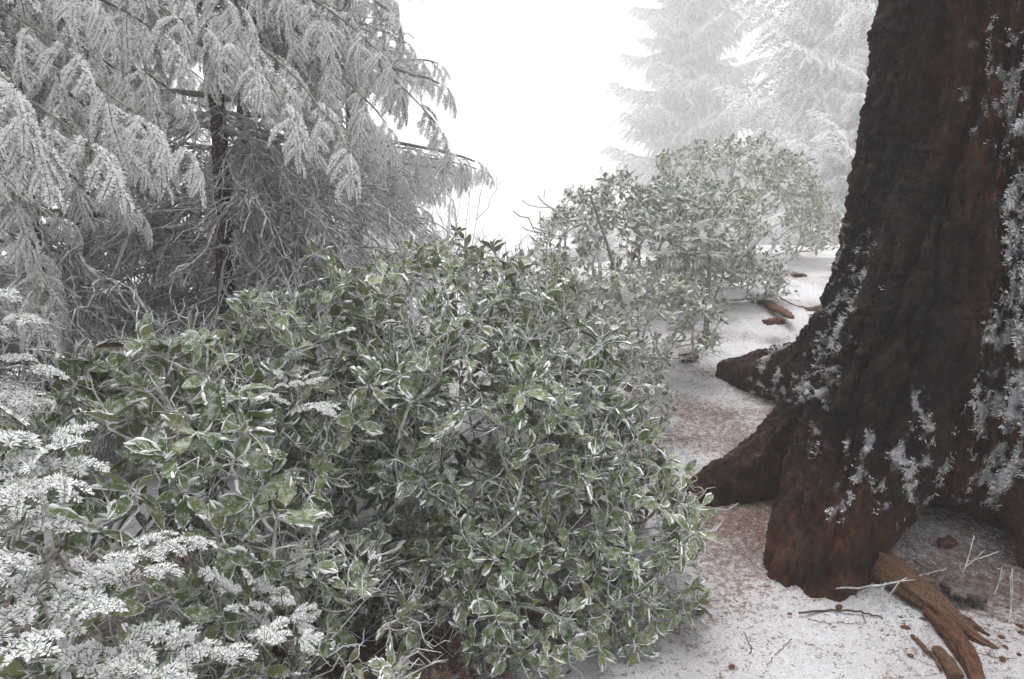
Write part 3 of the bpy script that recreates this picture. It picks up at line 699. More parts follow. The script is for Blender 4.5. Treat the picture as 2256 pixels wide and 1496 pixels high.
def fir_trunk(root, O, pts, rr, mat=None, name='trunk', n=60):
    P = catmull(pts, n); Rr = np.interp(np.linspace(0, 1, n), np.linspace(0, 1, len(rr)), rr); V, F = tubes(P, Rr, 16, .04)
    cen = np.repeat(P, 16, 0); k = fbm(V * [25, 25, 12], 3); V = cen + (V - cen) * (1 + .10 * k)[:, None]
    obj(name, mesh_np(name, V - O, [(F, 0)], [mat or FIR_TRUNK]), root)
def axis_fn(pts):
    pts = np.array(pts); return lambda z: np.array([np.interp(z, pts[:, 2], pts[:, 0]), np.interp(z, pts[:, 2], pts[:, 1]), z])

# --- T1: the fir with the thin speckled trunk
def tree_thin():
    r = np.random.default_rng(31)
    b = at(500, 700, 4.5); t = at(480, 250, 4.5); g = float(gz(b[0], b[1]))
    pts = [(b[0] + .02, b[1], g - .1), tuple(b), tuple((b + t) / 2 + [.006, 0, 0]), tuple(t), (t[0] - .03, t[1], 3.4), (t[0] - .05, t[1], 5.2)]
    O = np.array([b[0], b[1], g]); root = thing('fir_tree', tuple(O), 'fir with a thin straight dark trunk speckled with frost and many bare rimed branches', 'tree', 'frosted firs on the left')
    fir_trunk(root, O, pts, [.062, .054, .052, .05, .045, .02]); ax = axis_fn(pts)
    dead_branches(root, O, ax, 130, .35, 2.3, .8, 1.5, r, (-45, 225))
    dead_branches(root, O, ax, 6, .35, 1.0, .6, .9, r, (-135, -45), (-40, -10))
    dead_branches(root, O, ax, 40, .5, 2.2, .7, 1.3, r, (-70, 20), (-15, 15))
    dead_branches(root, O, ax, 30, 2.3, 3.2, .7, 1.2, r, (-60, 60), (-10, 40))
    # living limbs: towards the camera, to the right, and up
    B = lambda z: ax(z)
    branch(root, O, B(2.7), at(760, 320, 2.7), .10, 9, .85, HANG, r, droop=.5)
    branch(root, O, B(2.8), at(560, 150, 2.6), .08, 8, .80, HANG, r, droop=.5)
    branch(root, O, B(2.6), at(640, 260, 2.6), .10, 8, .80, HANG, r, droop=.5)
    branch(root, O, B(2.9), at(850, 270, 3.5), .14, 9, 1.0, HANG, r, droop=.5)
    branch(root, O, B(3.0), at(960, 270, 4.0), .16, 10, 1.0, HANG, r, droop=.5)
    branch(root, O, B(3.1), at(830, 110, 3.7), .12, 9, 1.0, HANG, r, droop=.5)
    branch(root, O, B(3.3), at(700, 40, 3.3), .10, 8, 1.0, HANG, r, droop=.5)
    branch(root, O, B(3.4), at(850, 20, 4.2), .12, 8, 1.0, HANG, r, droop=.5)
    branch(root, O, B(2.5), at(880, 380, 4.6), .12, 8, .9, HANG, r, droop=.5)
    for k in range(26):
        z = r.uniform(2.6, 5.0); a = R(r.uniform(-200, 60)); L = (5.6 - z) * .40 * r.uniform(.8, 1.1)
        e = ax(z) + np.array([math.cos(a) * L, math.sin(a) * L, -.12 * L]); branch(root, O, ax(z), e, .12, 7, .95, MID, r, droop=.5)
tree_thin()

def conifer(label, x, y, H, rb, crown_r, z0, nb, seed, group, protos, nf, fsize, ndead=0, dead_to=2.0, power=.8, az=None, cat='tree', mat=None, extra=()):
    """nearer conifer: branches with sprays"""
    r = np.random.default_rng(seed); g = float(gz(x, y)); O = np.array([x, y, g])
    root = thing('fir_tree', tuple(O), label, cat, group)
    pts = [(x, y, g - .1), (x + r.uniform(-.05, .05), y, g + H * .5), (x, y, g + H)]
    fir_trunk(root, O, pts, [rb, rb * .7, rb * .15], mat); ax = axis_fn(pts)
    if ndead: dead_branches(root, O, ax, ndead, g + .2, g + dead_to, .7, 1.5, r)
    for k in range(nb):
        f = (k + r.uniform(0, 1)) / nb; z = z0 + (g + H - .1 - z0) * f; a = k * 2.4 + r.uniform(-.4, .4) if az is None else R(r.uniform(*az))
        L = crown_r * (1 - f) ** power * r.uniform(.72, 1.1) + .12
        e = ax(z) + np.array([math.cos(a) * L, math.sin(a) * L, L * r.uniform(-.30, .05)]); branch(root, O, ax(z), e, .13, max(3, int(nf * (.4 + .6 * (1 - f)))), fsize, protos, r, rad=.012 + .01 * L, droop=.5)
    for e in extra: E = at(*e); branch(root, O, ax(E[2] + .1), E, .10, 14, 1.0, protos, r, rad=.02, droop=.5)
    return root
conifer('shadowed fir behind the thin trunk, its dark stem half hidden by bare branches', -2.30, 6.0, 8, .062, 1.9, 1.9, 40, 41, 'frosted firs on the left', MID, 11, 1.1, 110, 2.2, mat=FIR_TRUNK)
conifer('dense fir at the back of the left thicket, closing it against the sky', -4.1, 6.6, 8, .10, 2.3, .8, 44, 42, 'frosted firs on the left', MID, 11, 1.25, 60, 2.2)
conifer('hazy fir reaching a long level branch out to the right under the white sky', -1.95, 8.6, 8, .09, 1.65, .9, 44, 43, 'frosted firs on the left', MID, 11, 1.0, 10, 1.5, extra=[(1050, 372, 7.8), (960, 345, 8.0), (1000, 385, 7.4), (930, 460, 8.0)])
conifer('low fir in the shade between the left edge and the thin trunk', -3.0, 4.3, 5.0, .06, 1.3, .5, 34, 45, 'frosted firs on the left', MID, 10, 1.0, 90, 1.8)

# --- T3: the near fir off the left edge whose hanging sprays fill the upper left corner
def tree_left():
    r = np.random.default_rng(32); x, y = -2.55, 2.55; g = float(gz(x, y)); O = np.array([x, y, g])
    root = thing('fir_tree', tuple(O), 'nearest tall fir, its thickly rimed hanging sprays filling the upper left corner', 'tree', 'frosted firs on the left')
    pts = [(x, y, g - .1), (x, y, 2.5), (x, y, 6)]; fir_trunk(root, O, pts, [.11, .09, .03]); ax = axis_fn(pts)
    ends = [(395, 320, 2.2), (300, 250, 2.0), (180, 300, 1.9), (60, 280, 1.8), (380, 200, 2.6), (250, 150, 2.3), (120, 90, 2.0), (330, 60, 2.3), (200, 0, 2.1), (440, 60, 2.8),
            (290, 460, 2.9), (20, 180, 1.7), (90, 560, 2.4), (140, 480, 2.9), (520, 10, 3.0), (10, 420, 2.2), (260, 330, 2.5), (350, -60, 2.2), (120, -90, 1.9)]
    for k, e in enumerate(ends):
        E = at(*e); z = min(max(E[2] + r.uniform(.15, .5), .8), 4); branch(root, O, ax(z), E, .14, 9, .80 if e[1] < 440 else .6, HANG, r, start=.35, droop=.6)
    dead_branches(root, O, ax, 26, .3, 1.6, .6, 1.0, r, (-60, 80))
tree_left()

# --- small snow-laden firs at the lower left
def small_fir(label, x, y, H, seed, ends, size=.8, green=None, rb=.012, lean=(0, 0), start=.4, n=4):
    r = np.random.default_rng(seed); g = float(gz(x, y)); O = np.array([x, y, g]); root = thing('young_fir', tuple(O), label, 'young fir', 'young firs in the undergrowth')
    pts = [(x, y, g - .05), (x + lean[0] * .5, y + lean[1] * .5, g + H * .5), (x + lean[0], y + lean[1], g + H)]; fir_trunk(root, O, pts, [rb, rb * .8, rb * .4], RIME_TWIG, n=24); ax = axis_fn(pts)
    for e in ends:
        E = at(*e[:3]); z = min(E[2] - .02 + (e[3] if len(e) > 3 else .0), g + H); branch(root, O, ax(z), E, .05, e[4] if len(e) > 4 else n, size, FLAT, r, rad=.006, start=start, droop=.12, roll=.3)
    return root
small_fir('snow-laden young fir in the bottom left corner, its branches spreading right', -.93, 1.28, 1.12, 51,
          [(45, 940, 1.28), (100, 990, 1.2), (140, 1050, 1.15), (40, 1080, 1.1), (400, 1190, 1.45), (320, 1250, 1.3), (210, 1330, 1.15), (90, 1390, 1.05), (480, 1430, 1.45), (340, 1470, 1.25),
          (650, 1410, 1.65, 0, 2), (20, 1210, 1.05)], .95, n=3)
small_fir('young fir branch tip poking in at the left edge above the bottom corner fir', -1.22, 1.38, 1.42, 52, [(40, 700, 1.35), (85, 800, 1.35), (20, 860, 1.3), (60, 880, 1.4), (-20, 650, 1.3), (-40, 780, 1.2)], .7, n=3)
small_fir('little fir seedling half buried in the leaves at the middle of the near bushes', .22, 2.75, .80, 53, [(1300, 790, 2.7), (1310, 850, 2.65), (1250, 760, 2.8), (1210, 840, 2.8), (1280, 900, 2.7)], .9, n=3)
small_fir('grey fir seedling in the dark gap left of the middle bushes', -.82, 2.35, .85, 54, [(680, 830, 2.3), (600, 870, 2.2), (720, 900, 2.2), (560, 940, 2.2), (640, 800, 2.4)], .8, n=3)
small_fir('white little fir standing up in the haze inside the back bushes', 1.55, 5.75, 1.15, 55, [(1500, 440, 5.6), (1560, 490, 5.5), (1545, 530, 5.4), (1470, 500, 5.6), (1575, 560, 5.4), (1440, 560, 5.6)], 1.3)
small_fir('low sprig of fir under the bushes between the corner fir and the brown leaf litter', -.62, 1.75, .26, 56, [(560, 1290, 1.85), (620, 1320, 1.8), (480, 1280, 1.8), (650, 1250, 2.0)], .7, n=3, rb=.005)

# ------------------------------------------------------------------ far firs in the fog: each branch is one mesh, shared
def far_branch(seed):
    r = np.random.default_rng(seed); s = Soup(); n = 12; x = np.linspace(0, 1, n); P = np.stack([x, np.cumsum(r.normal(0, .01, n)), np.cumsum(r.normal(0, .012, n)) - .10 * np.sin(x * 3.0) - .02 * x ** 2], -1)
    V, F = tubes(P, np.linspace(.014, .004, n), 4); s.add(V, F, 2)
    for q in range(22):
        t = .12 + .88 * (q + r.uniform(-.3, .3)) / 22; t = min(t, 1); i = min(int(t * 11), 10); p = P[i]; T = unit(P[i + 1] - P[i]); lat = np.array([-T[1], T[0], 0]) * (1 if q % 2 else -1)
        L = (.10 + .34 * (1 - t)) * r.uniform(.7, 1.2) + .05; d = unit(T * .7 + lat * .75 + [0, 0, r.uniform(-.35, .05)])
        m = 7; tt = np.linspace(0, 1, m)[:, None]; Q = p + d * L * tt + np.array([0, 0, -.45]) * L * tt ** 2; Tq = unit(np.gradient(Q, axis=0))
        shoot(s, Q, Tq, np.array([0, 0, 1.0]), 1, r, .017, .030, .0085, .85)
        for z in range(4):
            j = 1 + z; l2 = unit(np.cross([0, 0, 1], Tq[j])) * (1 if z % 2 else -1); d2 = unit(Tq[j] * .7 + l2 * .7 + [0, 0, -.25]); L2 = L * .38 * r.uniform(.7, 1.3)
            Q2 = Q[j] + d2 * L2 * tt[::2] + np.array([0, 0, -.4]) * L2 * tt[::2] ** 2; shoot(s, Q2, unit(np.gradient(Q2, axis=0)), np.array([0, 0, 1.0]), 1, r, .020, .028, .0085, .85)
    return s.mesh('branch', FM, False)
FARB = [far_branch(700 + k) for k in range(5)]
def far_fir(label, x, y, H, crown, z0, nb, seed, rb=.2, power=.75, top=0.0, group='firs fading into the fog', gaps=0.0, droop=(-.28, .22)):
    r = np.random.default_rng(seed); g = float(gz(x, y)); O = np.array([x, y, g]); root = thing('fir_tree', tuple(O), label, 'tree', group)
    pts = [(x, y, g - .2), (x, y, g + H * .5), (x, y, g + H)]; fir_trunk(root, O, pts, [rb, rb * .6, .02], n=30)
    for k in range(nb):
        f = ((k + r.uniform(0, 1)) / nb) ** 1.08; z = z0 + (g + H - z0) * f; a = k * 2.39996 + r.uniform(-.5, .5)
        if r.random() < gaps: continue
        L = crown * (1 - f) ** power * r.choice([r.uniform(.35, .7), r.uniform(.7, 1.15)]) + .15 * crown / 2; e = r.uniform(*droop) + .25 * f
        xx = unit(np.array([math.cos(a), math.sin(a), e])); zz = unit(np.array([0, 0, 1.0]) + r.normal(0, .2, 3))
        obj('branch', FARB[r.integers(0, len(FARB))], root, mat4(basis(xx, zz), np.array([x, y, z]) - O, L))
    return root
far_fir('narrow pale fir rising out of the bushes in the fog, left of the broad fir', 21.0, 85.0, 62, 9.6, -4.0, 400, 61, rb=.6, power=.55, gaps=.12)
far_fir('broad drooping fir in the fog behind the giant trunk', 34.5, 66, 54, 15.0, -1.0, 420, 62, rb=.7, power=.6)
far_fir('lower fir with fresh upswept tips right behind the giant trunk and the back bushes', 20.4, 40, 13, 6.2, .6, 190, 63, rb=.22, power=.7)
far_fir('faint small fir tip showing left of the back bushes', 4.2, 34, 3.2, 3.0, -.6, 70, 64, rb=.07, power=.8)
far_fir('pale low fir seen under the long level branch', -8.0, 40, 11, 5.2, -3, 80, 65, rb=.09)

# ------------------------------------------------------------------ bare saplings
def bare(label, base, H, n, seed, spread, rad, name='bare_sapling', up=1.2, sub=3, az=None, mat=None):
    r = np.random.default_rng(seed); O = np.array(base, float); root = thing(name, tuple(O), label, 'sapling', None)
    for k in range(n):
        a = R(r.uniform(*az)) if az else r.uniform(0, 6.28); d = unit(np.array([math.cos(a) * spread, math.sin(a) * spread, up])); L = H * r.uniform(.6, 1); m = 12; t = np.linspace(0, 1, m)[:, None]
        P = O + d * L * t + np.cumsum(r.normal(0, .008 * H, (m, 3)), 0) * (t > 0); s = Soup(); V, F = tubes(P, np.linspace(rad, rad * .45, m), 5, .2); s.add(V, F)
        for z in range(sub):
            j = int(r.integers(3, 10)); d2 = unit(d + r.normal(0, .45, 3)); L2 = L * r.uniform(.15, .4); t2 = np.linspace(0, 1, 6)[:, None]
            Q = P[j] + d2 * L2 * t2 + np.cumsum(r.normal(0, .007 * H, (6, 3)), 0) * (t2 > 0); V, F = tubes(Q, np.linspace(rad * .6, rad * .35, 6), 4, .2); s.add(V, F)
            Q3 = Q[3] + unit(d2 + r.normal(0, .6, 3)) * L2 * .4 * t2; V, F = tubes(Q3, np.linspace(rad * .45, rad * .3, 6), 4, .2); s.add(V, F)
        obj('stem', s.mesh('stem', [mat or RIME_TWIG], off=O), root)
    return root
b = at(980, 560, 4.6); bare('clump of thin bare upright shoots above the bushes against the sky', (b[0], b[1], float(gz(b[0], b[1]))), 1.75, 9, 71, .22, .0038, sub=4)
b = at(1330, 560, 5.0); O_ = np.array([b[0], b[1], float(gz(b[0], b[1]))])
def side_sapling():
    r = np.random.default_rng(72); root = thing('bare_sapling', tuple(O_), 'crooked leafless branches reaching left over the gap between the bushes', 'sapling')
    bs = [O_]; tips = np.array([at(*q) for q in [(1130, 465, 4.9), (1150, 440, 5.0), (1165, 480, 4.9), (1200, 420, 5.0), (1185, 430, 4.9), (1215, 455, 5.1), (1175, 500, 4.8), (1230, 470, 4.9), (1205, 510, 5.0), (1240, 500, 5.0), (1190, 465, 4.8), (1260, 440, 5.1), (1150, 500, 5.0), (1225, 520, 4.9)]])
    via = np.array([at(1290, 490, 5.0)]); s, A = stems_mesh(np.vstack([O_, via]), tips, r, .0045, O_, 5, .2, .35, .016); P = catmull([O_, at(1320, 560, 5.0), via[0]], 10); V, F = tubes(P, np.linspace(.02, .012, 10), 6, .1); s.add(V, F)
    obj('stem', s.mesh('stem', [RIME_TWIG], off=O_), root)
side_sapling()
# thicker dark stems inside the back bushes
for (p0, p1, rad, lab) in [((1385, 700, 5.5), (1300, 430, 5.7), .020, 'leaning grey stem at the left of the back bushes'), ((1402, 700, 5.3), (1408, 540, 5.3), .018, 'upright dark stem in front of the back bushes'), ((1560, 640, 6.2), (1562, 520, 6.2), .028, 'short brown stump-like stem among the back bushes')]:
    a = at(*p0); e = at(*p1); g = float(gz(a[0], a[1])); O2 = np.array([a[0], a[1], g]); root = thing('bare_sapling', tuple(O2), lab, 'sapling')
    P = catmull([O2 - [0, 0, .05], a * .5 + O2 * .5, (a + e) / 2 + [.01, 0, 0], e], 18); V, F = tubes(P, np.linspace(rad, rad * .5, 18), 8, .12); obj('stem', mesh_np('stem', V - O2, [(F, 0)], [FIR_TWIG]), root)
# red-brown dead leaf cluster in the back bush
cl = at(1388, 560, 5.2); root = thing('dead_leaf_cluster', tuple(cl), 'cluster of hanging red-brown dead leaves beside the upright dark stem', 'dead leaves'); r = np.random.default_rng(73)
for k in range(6):
    d = unit(np.array([r.normal(0, .5), r.normal(0, .3), -1])); obj('leaf', LEAFD_ME[k % 4], root, mat4(basis(d, unit(r.normal(size=3) + [0, -1, 0])), r.normal(0, .03, 3), .10))
V, F = tubes(np.array([(.05, 0, .12), (.02, 0, .06), (0, 0, -.02)]), np.array([.004, .004, .003]), 5); obj('twig', mesh_np('twig', V, [(F, 0)], [FIR_TWIG]), root)

# ------------------------------------------------------------------ small things lying on the ground
def stick(label, pts, rad, seed, name='fallen_twig', mat=LITTER, forks=1, group='twigs fallen on the snow', lift=.006):
    r = np.random.default_rng(seed); P = catmull([on_ground(*q[:2], q[2] if len(q) > 2 else lift) for q in pts], 16); O2 = P[0].copy(); P[1:-1] += r.normal(0, .0025, (14, 3)); s = Soup()
    V, F = tubes(P, np.linspace(rad, rad * .5, 16), 6, .18); s.add(V, F)
    for k in range(forks):
        j = int(r.integers(4, 12)); d = unit(P[j + 1] - P[j] + r.normal(0, .012, 3)); lat = unit(np.cross(d, [0, 0, 1])) * r.choice([-1, 1]); L = r.uniform(.04, .10); t = np.linspace(0, 1, 5)[:, None]
        Q = P[j] + unit(d + lat * .8) * L * t; V, F = tubes(Q, np.linspace(rad * .6, rad * .3, 5), 4, .15); s.add(V, F)
    o = obj(name, s.mesh(name, [mat], off=O2)); o.location = O2; tag(o, label, 'twig', group); return o
DARKTWIG = mat_plain('dark_twig', (0.03, 0.02, 0.015), (0.14, 0.10, 0.085), 60)
stick('crooked brown stick lying just below the front foot of the giant trunk', [(1760, 1350), (1850, 1345), (1905, 1350), (1945, 1362)], .0052, 81, mat=DARKTWIG)
stick('thin straight twig below the crooked brown stick', [(1780, 1365), (1830, 1372), (1885, 1373)], .002, 82, mat=DARKTWIG, forks=0)
stick('long frosted twig lying across the bare root', [(1825, 1297, .03), (1940, 1290, .10), (2010, 1272, .08), (2085, 1252, .02)], .0042, 83, mat=RIME_TWIG, forks=2)
stick('short thick brown stick by the lower end of the forked root', [(2010, 1400), (2035, 1425), (2060, 1450), (2072, 1475)], .0095, 84, mat=ROOTWOOD, forks=0)
stick('curved twig on the snow between the bush and the roots', [(1630, 1370), (1645, 1400), (1655, 1430), (1650, 1440)], .0022, 85, mat=DARKTWIG)
stick('faint slanting twig near the bottom edge of the snow', [(1745, 1408), (1710, 1440), (1690, 1470)], .0016, 86, mat=DARKTWIG, forks=0)
stick('brown twig sticking out of the bush onto the snow', [(1510, 1342), (1545, 1346), (1570, 1356)], .003, 87, mat=LITTER, forks=0)
stick('forked twig in front of the dark hollow', [(1935, 1200), (1960, 1235), (1985, 1260), (2000, 1262)], .0024, 88, mat=DARKTWIG, forks=2)
stick('second forked twig in front of the dark hollow, nearer the lichen chunk', [(1985, 1215), (2020, 1240), (2060, 1270)], .002, 89, mat=DARKTWIG, forks=2)
stick('pale twig leaning at the mouth of the dark hollow', [(1945, 1165), (1975, 1148, .03), (2002, 1148, .02)], .003, 90, mat=RIME_TWIG, forks=0)
stick('long thin twig on the path snow beyond the leftmost root', [(1700, 640), (1740, 668), (1790, 680)], .007, 91, mat=LITTER, forks=2)
stick('dark twig pointing at the path from the pale bush', [(1490, 765, .05), (1540, 755, .06), (1597, 742, .10)], .006, 92, mat=FIR_TWIG, forks=2)
stick('small twig lying across the far path above the rear root', [(1660, 801), (1690, 802), (1710, 801)], .004, 93, mat=DARKTWIG, forks=0)
stick('thin root-like twig at the lower right corner of the snow', [(2130, 1430), (2180, 1445), (2240, 1452)], .002, 94, mat=DARKTWIG, forks=1)
stick('fallen twig under the right side of the near bush', [(1440, 1180, .03), (1443, 1220, .01), (1450, 1250)], .006, 95, mat=ROOTWOOD, forks=0)
# reddish fallen bark and branches on the path side of the back bushes
BARK_CHUNK = mat_plain('bark_chunk', (0.03, 0.018, 0.014), (0.20, 0.17, 0.16), 45, 0.85, (1, 1, 1), 1.0, 0.01)
def log(label, pts, rr, seed, mat=BARK_RED, name='fallen_bark', cat='fallen bark', group=None):
    P = catmull([on_ground(q[0], q[1], q[2]) for q in pts], 30); Rr = np.interp(np.linspace(0, 1, 30), np.linspace(0, 1, len(rr)), rr); V, F = tubes(P, Rr, 14, .1); cen = np.repeat(P, 14, 0)
    V = cen + (V - cen) * (1 + .55 * fbm(V * 16 + seed, 3) + .45 * noise(V * 60))[:, None] * np.array([1, 1, .5]); O2 = P[0].copy()
    k = len(V); V = np.vstack([V, P[0], P[-1]]); c = [[(a + 1) % 14, a, k] for a in range(14)] + [[k - 14 + a, k - 14 + (a + 1) % 14, k + 1] for a in range(14)]
    o = obj(name, mesh_np(name, V - O2, [(F, 0), (np.array(c), 0)], [mat])); o.location = O2; tag(o, label, cat, group); return o
log('strip of reddish fallen bark curving out from under the back bushes', [(1650, 660, .03), (1690, 668, .03), (1730, 690, .03), (1745, 700, .02)], [.03, .06, .055, .02], 1)
log('second piece of reddish bark tucked under the low straggly bush', [(1690, 710, .02), (1720, 706, .02)], [.05, .05], 2)
log('flat brown root end behind the giant trunk on the far path', [(1775, 680, .02), (1815, 676, .03), (1850, 672, .03)], [.02, .05, .07], 3, ROOTWOOD)
log('orange-brown stone-like chunk touching the left flare of the giant trunk', [(1832, 652, .03), (1850, 650, .04)], [.05, .07], 4, CHIP)
log('dark frosted bark chunk on the snow at the lower right by the sprouting twig', [(2080, 1285, .03), (2120, 1300, .045), (2165, 1320, .02)], [.035, .055, .03], 5, BARK_CHUNK, 'bark_chunk')
log('thin splinter of bark lying along the right side of the bare root', [(2105, 1345, .02), (2140, 1372, .015), (2180, 1400, .005)], [.010, .016, .006], 6, BARK_RED)
log('half-buried brown bark piece at the back of the snow by the hollow', [(2070, 1200, .015), (2100, 1192, .02)], [.02, .03], 7, BARK_RED)
log('reddish tussock of bark and needles at the path edge of the pale bush', [(1500, 790, .03), (1535, 785, .04)], [.06, .05], 8, LITTER, 'bark_chunk')
log('pair of brown bark bits on the bright far path', [(1745, 603, .03), (1775, 608, .03)], [.05, .03], 9, LITTER, 'bark_chunk')
# frosted seedlings sprouting from the snow at the right
def sprout(label, px, py, top, forks, seed):
    r = np.random.default_rng(seed); g = on_ground(px, py); root = thing('frosted_seedling', tuple(g), label, 'seedling', 'frosted seedlings by the giant trunk')
    _, _, D = proj(g); E = at(*top, D); s = Soup(); P = catmull([g - [0, 0, .01], (g + E) / 2 + [.006, 0, 0], E], 12); V, F = tubes(P, np.linspace(.003, .0022, 12), 5, .3); s.add(V, F)
    for f in forks:
        E2 = at(*f, D + r.uniform(-.03, .03)); j = 4 + int(r.integers(0, 3)); Q = catmull([P[j], (P[j] + E2) / 2 + [0, 0, -.004], E2], 8); V, F = tubes(Q, np.linspace(.0027, .002, 8), 5, .3); s.add(V, F)
        P = P
        B = Q[3:]; d = unit(np.cross(Q[-1] - Q[0], [0, -1, 0]) + r.normal(0, .01, (5, 3))); V, F = spikes(B, d, np.tile([0, 1.0, 0], (5, 1)), np.tile([0, 0, 1.0], (5, 1)), r.uniform(.006, .014, 5), np.full(5, .0022)); s.add(V, F)
    B = P[5:]; k = len(B); d = unit(r.normal(size=(k, 3))); V, F = spikes(B, d, np.tile([0, 1.0, 0], (k, 1)), np.tile([0, 0, 1.0], (k, 1)), r.uniform(.006, .014, k), np.full(k, .0022)); s.add(V, F)
    obj('stem', s.mesh('stem', [RIME_TWIG], off=g), root)
sprout('branching frosted seedling growing beside the dark bark chunk', 2105, 1305, (2146, 1180), [(2200, 1215), (2168, 1212), (2110, 1235)], 101)
sprout('straight frosted shoot between the bark chunk and the right edge', 2190, 1308, (2208, 1248), [(2212, 1262)], 102)
sprout('tall thin frosted shoot nearest the right edge', 2222, 1378, (2230, 1255), [(2226, 1270)], 103)
sprout('short frosted shoot arching against the bare root', 1935, 1330, (1940, 1285), [(1950, 1283)], 104)
sprout('slanting frosted shoot crossing the bare root', 1925, 1348, (1982, 1280), [(1975, 1290)], 105)

# cones and chips, each one by itself
def cone_mesh(seed):
    r = np.random.default_rng(seed); nu, nv = 10, 9; s = Soup(); u = np.linspace(0, 1, nu); V = []
    for a in range(nu):
        for q in range(nv):
            an = q / nv * 6.283 + (a % 2) * .35; rr = .5 * math.sin(math.pi * (.06 + .88 * u[a])) ** .7 * (1 + .16 * (((a + q) % 2) * 2 - 1) + r.normal(0, .05)); V.append((u[a] - .5, rr * math.cos(an), rr * math.sin(an)))
    i = np.arange(nu - 1)[:, None] * nv; j = np.arange(nv)[None]; j2 = (j + 1) % nv; F = np.stack([i + j, i + j2, i + nv + j2, i + nv + j], -1).reshape(-1, 4); V += [(-.52, 0, 0), (.52, 0, 0)]; k = nu * nv
    s.add(np.array(V), F); c = np.array([[(q + 1) % nv, q, k] for q in range(nv)] + [[(nu - 1) * nv + q, (nu - 1) * nv + (q + 1) % nv, k + 1] for q in range(nv)]); s.V[0] = np.array(V); s.G.append((c, 0)); return s.mesh('fir_cone', [CHIP], False)
CONES = [cone_mesh(110 + k) for k in range(4)]
cones = [(1962, 1207, .022, 'small orange-brown cone nearest the mouth of the dark hollow'), (1973, 1258, .016, 'thin brown cone scrap left of its rounder neighbour, above the bare root'), (1998, 1256, .024, 'round brown cone above the middle of the bare root'),
         (2016, 1286, .034, 'largest orange-brown cone, in the cluster between the bare root and the bark chunk'), (2030, 1297, .022, 'cone touching the lower right of the largest one'), (2036, 1282, .018, 'small cone just right of the largest one'), (2052, 1317, .020, 'lone brown cone below the cone cluster'),
         (2207, 1404, .026, 'round brown cone above the tip of the bare root'), (2212, 1428, .032, 'round brown cone right at the tip of the bare root'), (2208, 1452, .024, 'brown cone below the tip of the bare root'), (2247, 1380, .026, 'dark brown cone against the right edge of the photo'), (2250, 1395, .024, 'lower of two dark cones against the right edge'),
         (2032, 1365, .034, 'bright orange chip where the bare root forks'), (1996, 1384, .036, 'flat reddish chip left of the fork of the bare root'), (1985, 1362, .024, 'small dull chip above the flat reddish chip'), (1740, 1352, .018, 'tiny brown cone left of the crooked brown stick'), (1848, 1337, .030, 'leaf-like reddish chip just below the front foot'),
         (2006, 1444, .022, 'dark cone scrap left of the thick brown stick'), (1612, 1468, .022, 'lone rusty cone scrap near the bottom edge beside the bush'), (2245, 1442, .02, 'faint reddish cone scrap by the right edge below the others')]
r = np.random.default_rng(120)
for px, py, sc, lab in cones:
    sc *= .9; p = on_ground(px, py, sc * .16); o = obj('fir_cone', CONES[r.integers(0, 4)]); o.location = p; o.rotation_euler = (r.uniform(-.4, .4), r.uniform(-.3, .3), r.uniform(0, 6)); o.scale = (sc * r.uniform(.9, 1.4), sc * r.uniform(.7, 1), sc * r.uniform(.5, .8)); tag(o, lab, 'cone', 'cones and chips lying on the snow')

# scattered needle litter and tufts of snow (nobody could count them)
def scatter(n, x0, x1, y0, y1, seed, dens=None):
    r = np.random.default_rng(seed); P = np.stack([r.uniform(x0, x1, n), r.uniform(y0, y1, n)], -1)
    if dens is not None: P = P[r.random(n) < dens(P[:, 0], P[:, 1])]
    z = gz(P[:, 0], P[:, 1], True); return np.column_stack([P, z])
def dens_l(x, y):
    k = 0.38 + 0.7 * smooth(2.0, 1.0, np.hypot(x - TC[0], y - TC[1])) + .6 * smooth(.9, .3, np.hypot(x - 1.05, y - 3.4)) + .9 * smooth(.9, .3, np.hypot(x + .45, y - 2.3))
    return k * smooth(-.25, .35, noise(np.stack([x * 5, y * 5, x * 0], -1))) * smooth(7, 3, y)
r = np.random.default_rng(130)
P = scatter(90000, -1.2, 2.6, 1.7, 6.5, 131, dens_l); n = len(P); a = r.uniform(0, 6.28, n); d = np.stack([np.cos(a), np.sin(a), r.uniform(-.1, .3, n)], -1); d = unit(d); U = np.tile([0, 0, 1.0], (n, 1))
V, F = spikes(P + [0, 0, .001], d, unit(np.cross(d, U)), U, r.uniform(.006, .026, n), r.uniform(.0008, .0021, n)); o = obj('needle_litter', mesh_np('needle_litter', V, [(F, 0)], [LITTER], False)); tag(o, 'reddish brown fir needles and bark crumbs strewn over the snow around the roots', 'litter', kind='stuff')
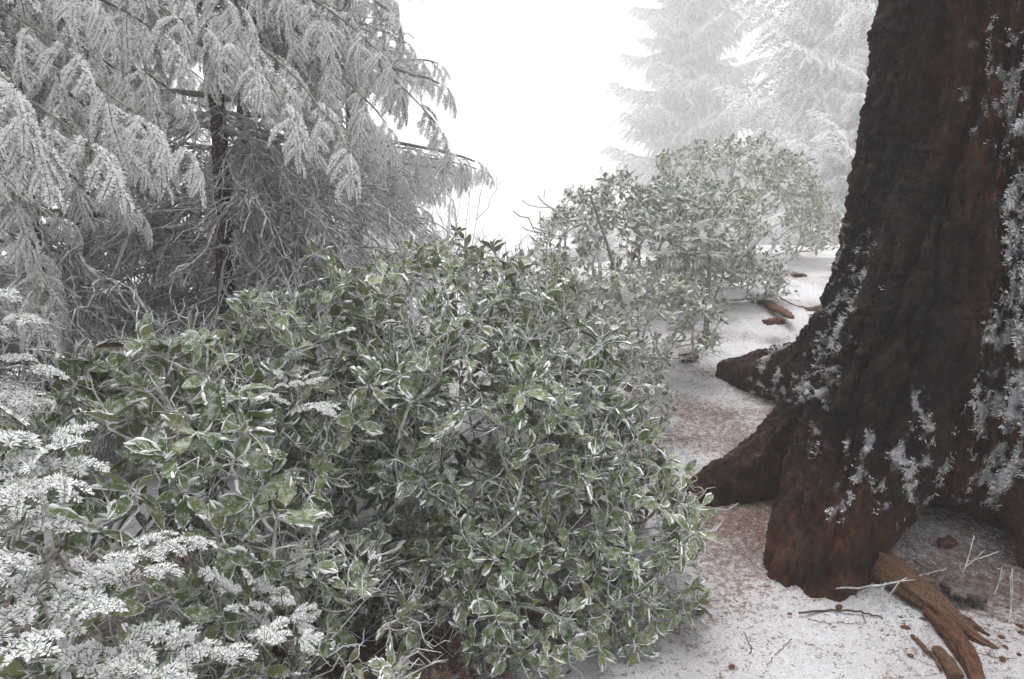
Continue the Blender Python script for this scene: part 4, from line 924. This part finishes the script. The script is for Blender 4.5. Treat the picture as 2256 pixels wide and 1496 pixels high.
P = scatter(42000, -.5, 2.6, 1.7, 5.5, 132, lambda x, y: smooth(-.3, .4, noise(np.stack([x * 4 + 9, y * 4, x * 0], -1))) * smooth(5.5, 2.5, y)); n = len(P); d = unit(r.normal(size=(n, 3)) + [0, 0, .5]); U = np.tile([0, 0, 1.0], (n, 1))
V, F = spikes(P, d, unit(np.cross(d, [.3, .1, 1])), U, r.uniform(.004, .011, n), r.uniform(.001, .0024, n)); o = obj('frost_crumbs', mesh_np('frost_crumbs', V, [(F, 0)], [RIME], False)); tag(o, 'loose crumbs of rime fallen on the path', 'frost', kind='stuff')
# brown leaf litter under the near bushes: larger dead leaves joined
P = scatter(900, -1.0, .25, 1.9, 2.9, 133, lambda x, y: smooth(.75, .3, np.hypot(x + .42, y - 2.3))); s = Soup(); Vd_, Gd_ = leaf_mesh(1, 900, True).arrays()
for p in P:
    a = r.uniform(0, 6.28); x = np.array([math.cos(a), math.sin(a), r.uniform(-.3, .5)]); B_ = basis(x, unit(np.array([0, 0, 1.0]) + r.normal(0, .4, 3))); s.add_groups(Vd_ @ B_.T * r.uniform(.03, .06) + p + [0, 0, .008], Gd_)
o = obj('leaf_litter', s.mesh('leaf_litter', [LEAF_DEAD] * 3)); tag(o, 'orange-brown dead leaves and bark flakes littering the ground under the near bushes', 'leaf litter', kind='stuff')

# ------------------------------------------------------------------ haze
def haze(dens):
    x0, x1, y0, y1, z0, z1 = -425, 425, -65, 425, -16, 56
    V = [(x, y, z) for x in (x0, x1) for y in (y0, y1) for z in (z0, z1)]; F = [(0, 1, 3, 2), (4, 6, 7, 5), (0, 4, 5, 1), (2, 3, 7, 6), (0, 2, 6, 4), (1, 5, 7, 3)]
    m = bpy.data.materials.new('haze'); m.use_nodes = True; t = m.node_tree; t.nodes.clear(); ou = t.nodes.new('ShaderNodeOutputMaterial'); pv = t.nodes.new('ShaderNodeVolumePrincipled')
    pv.inputs['Color'].default_value = (.97, .975, .98, 1); pv.inputs['Density'].default_value = dens; pv.inputs['Anisotropy'].default_value = 0.0; t.links.new(pv.outputs[0], ou.inputs['Volume'])
    o = obj('haze', mesh_np('haze', np.array(V, float), [(np.array(F), 0)], [m], False)); tag(o, kind='stuff'); o['label'] = 'thin white fog hanging over the whole place'
haze(0.0080)
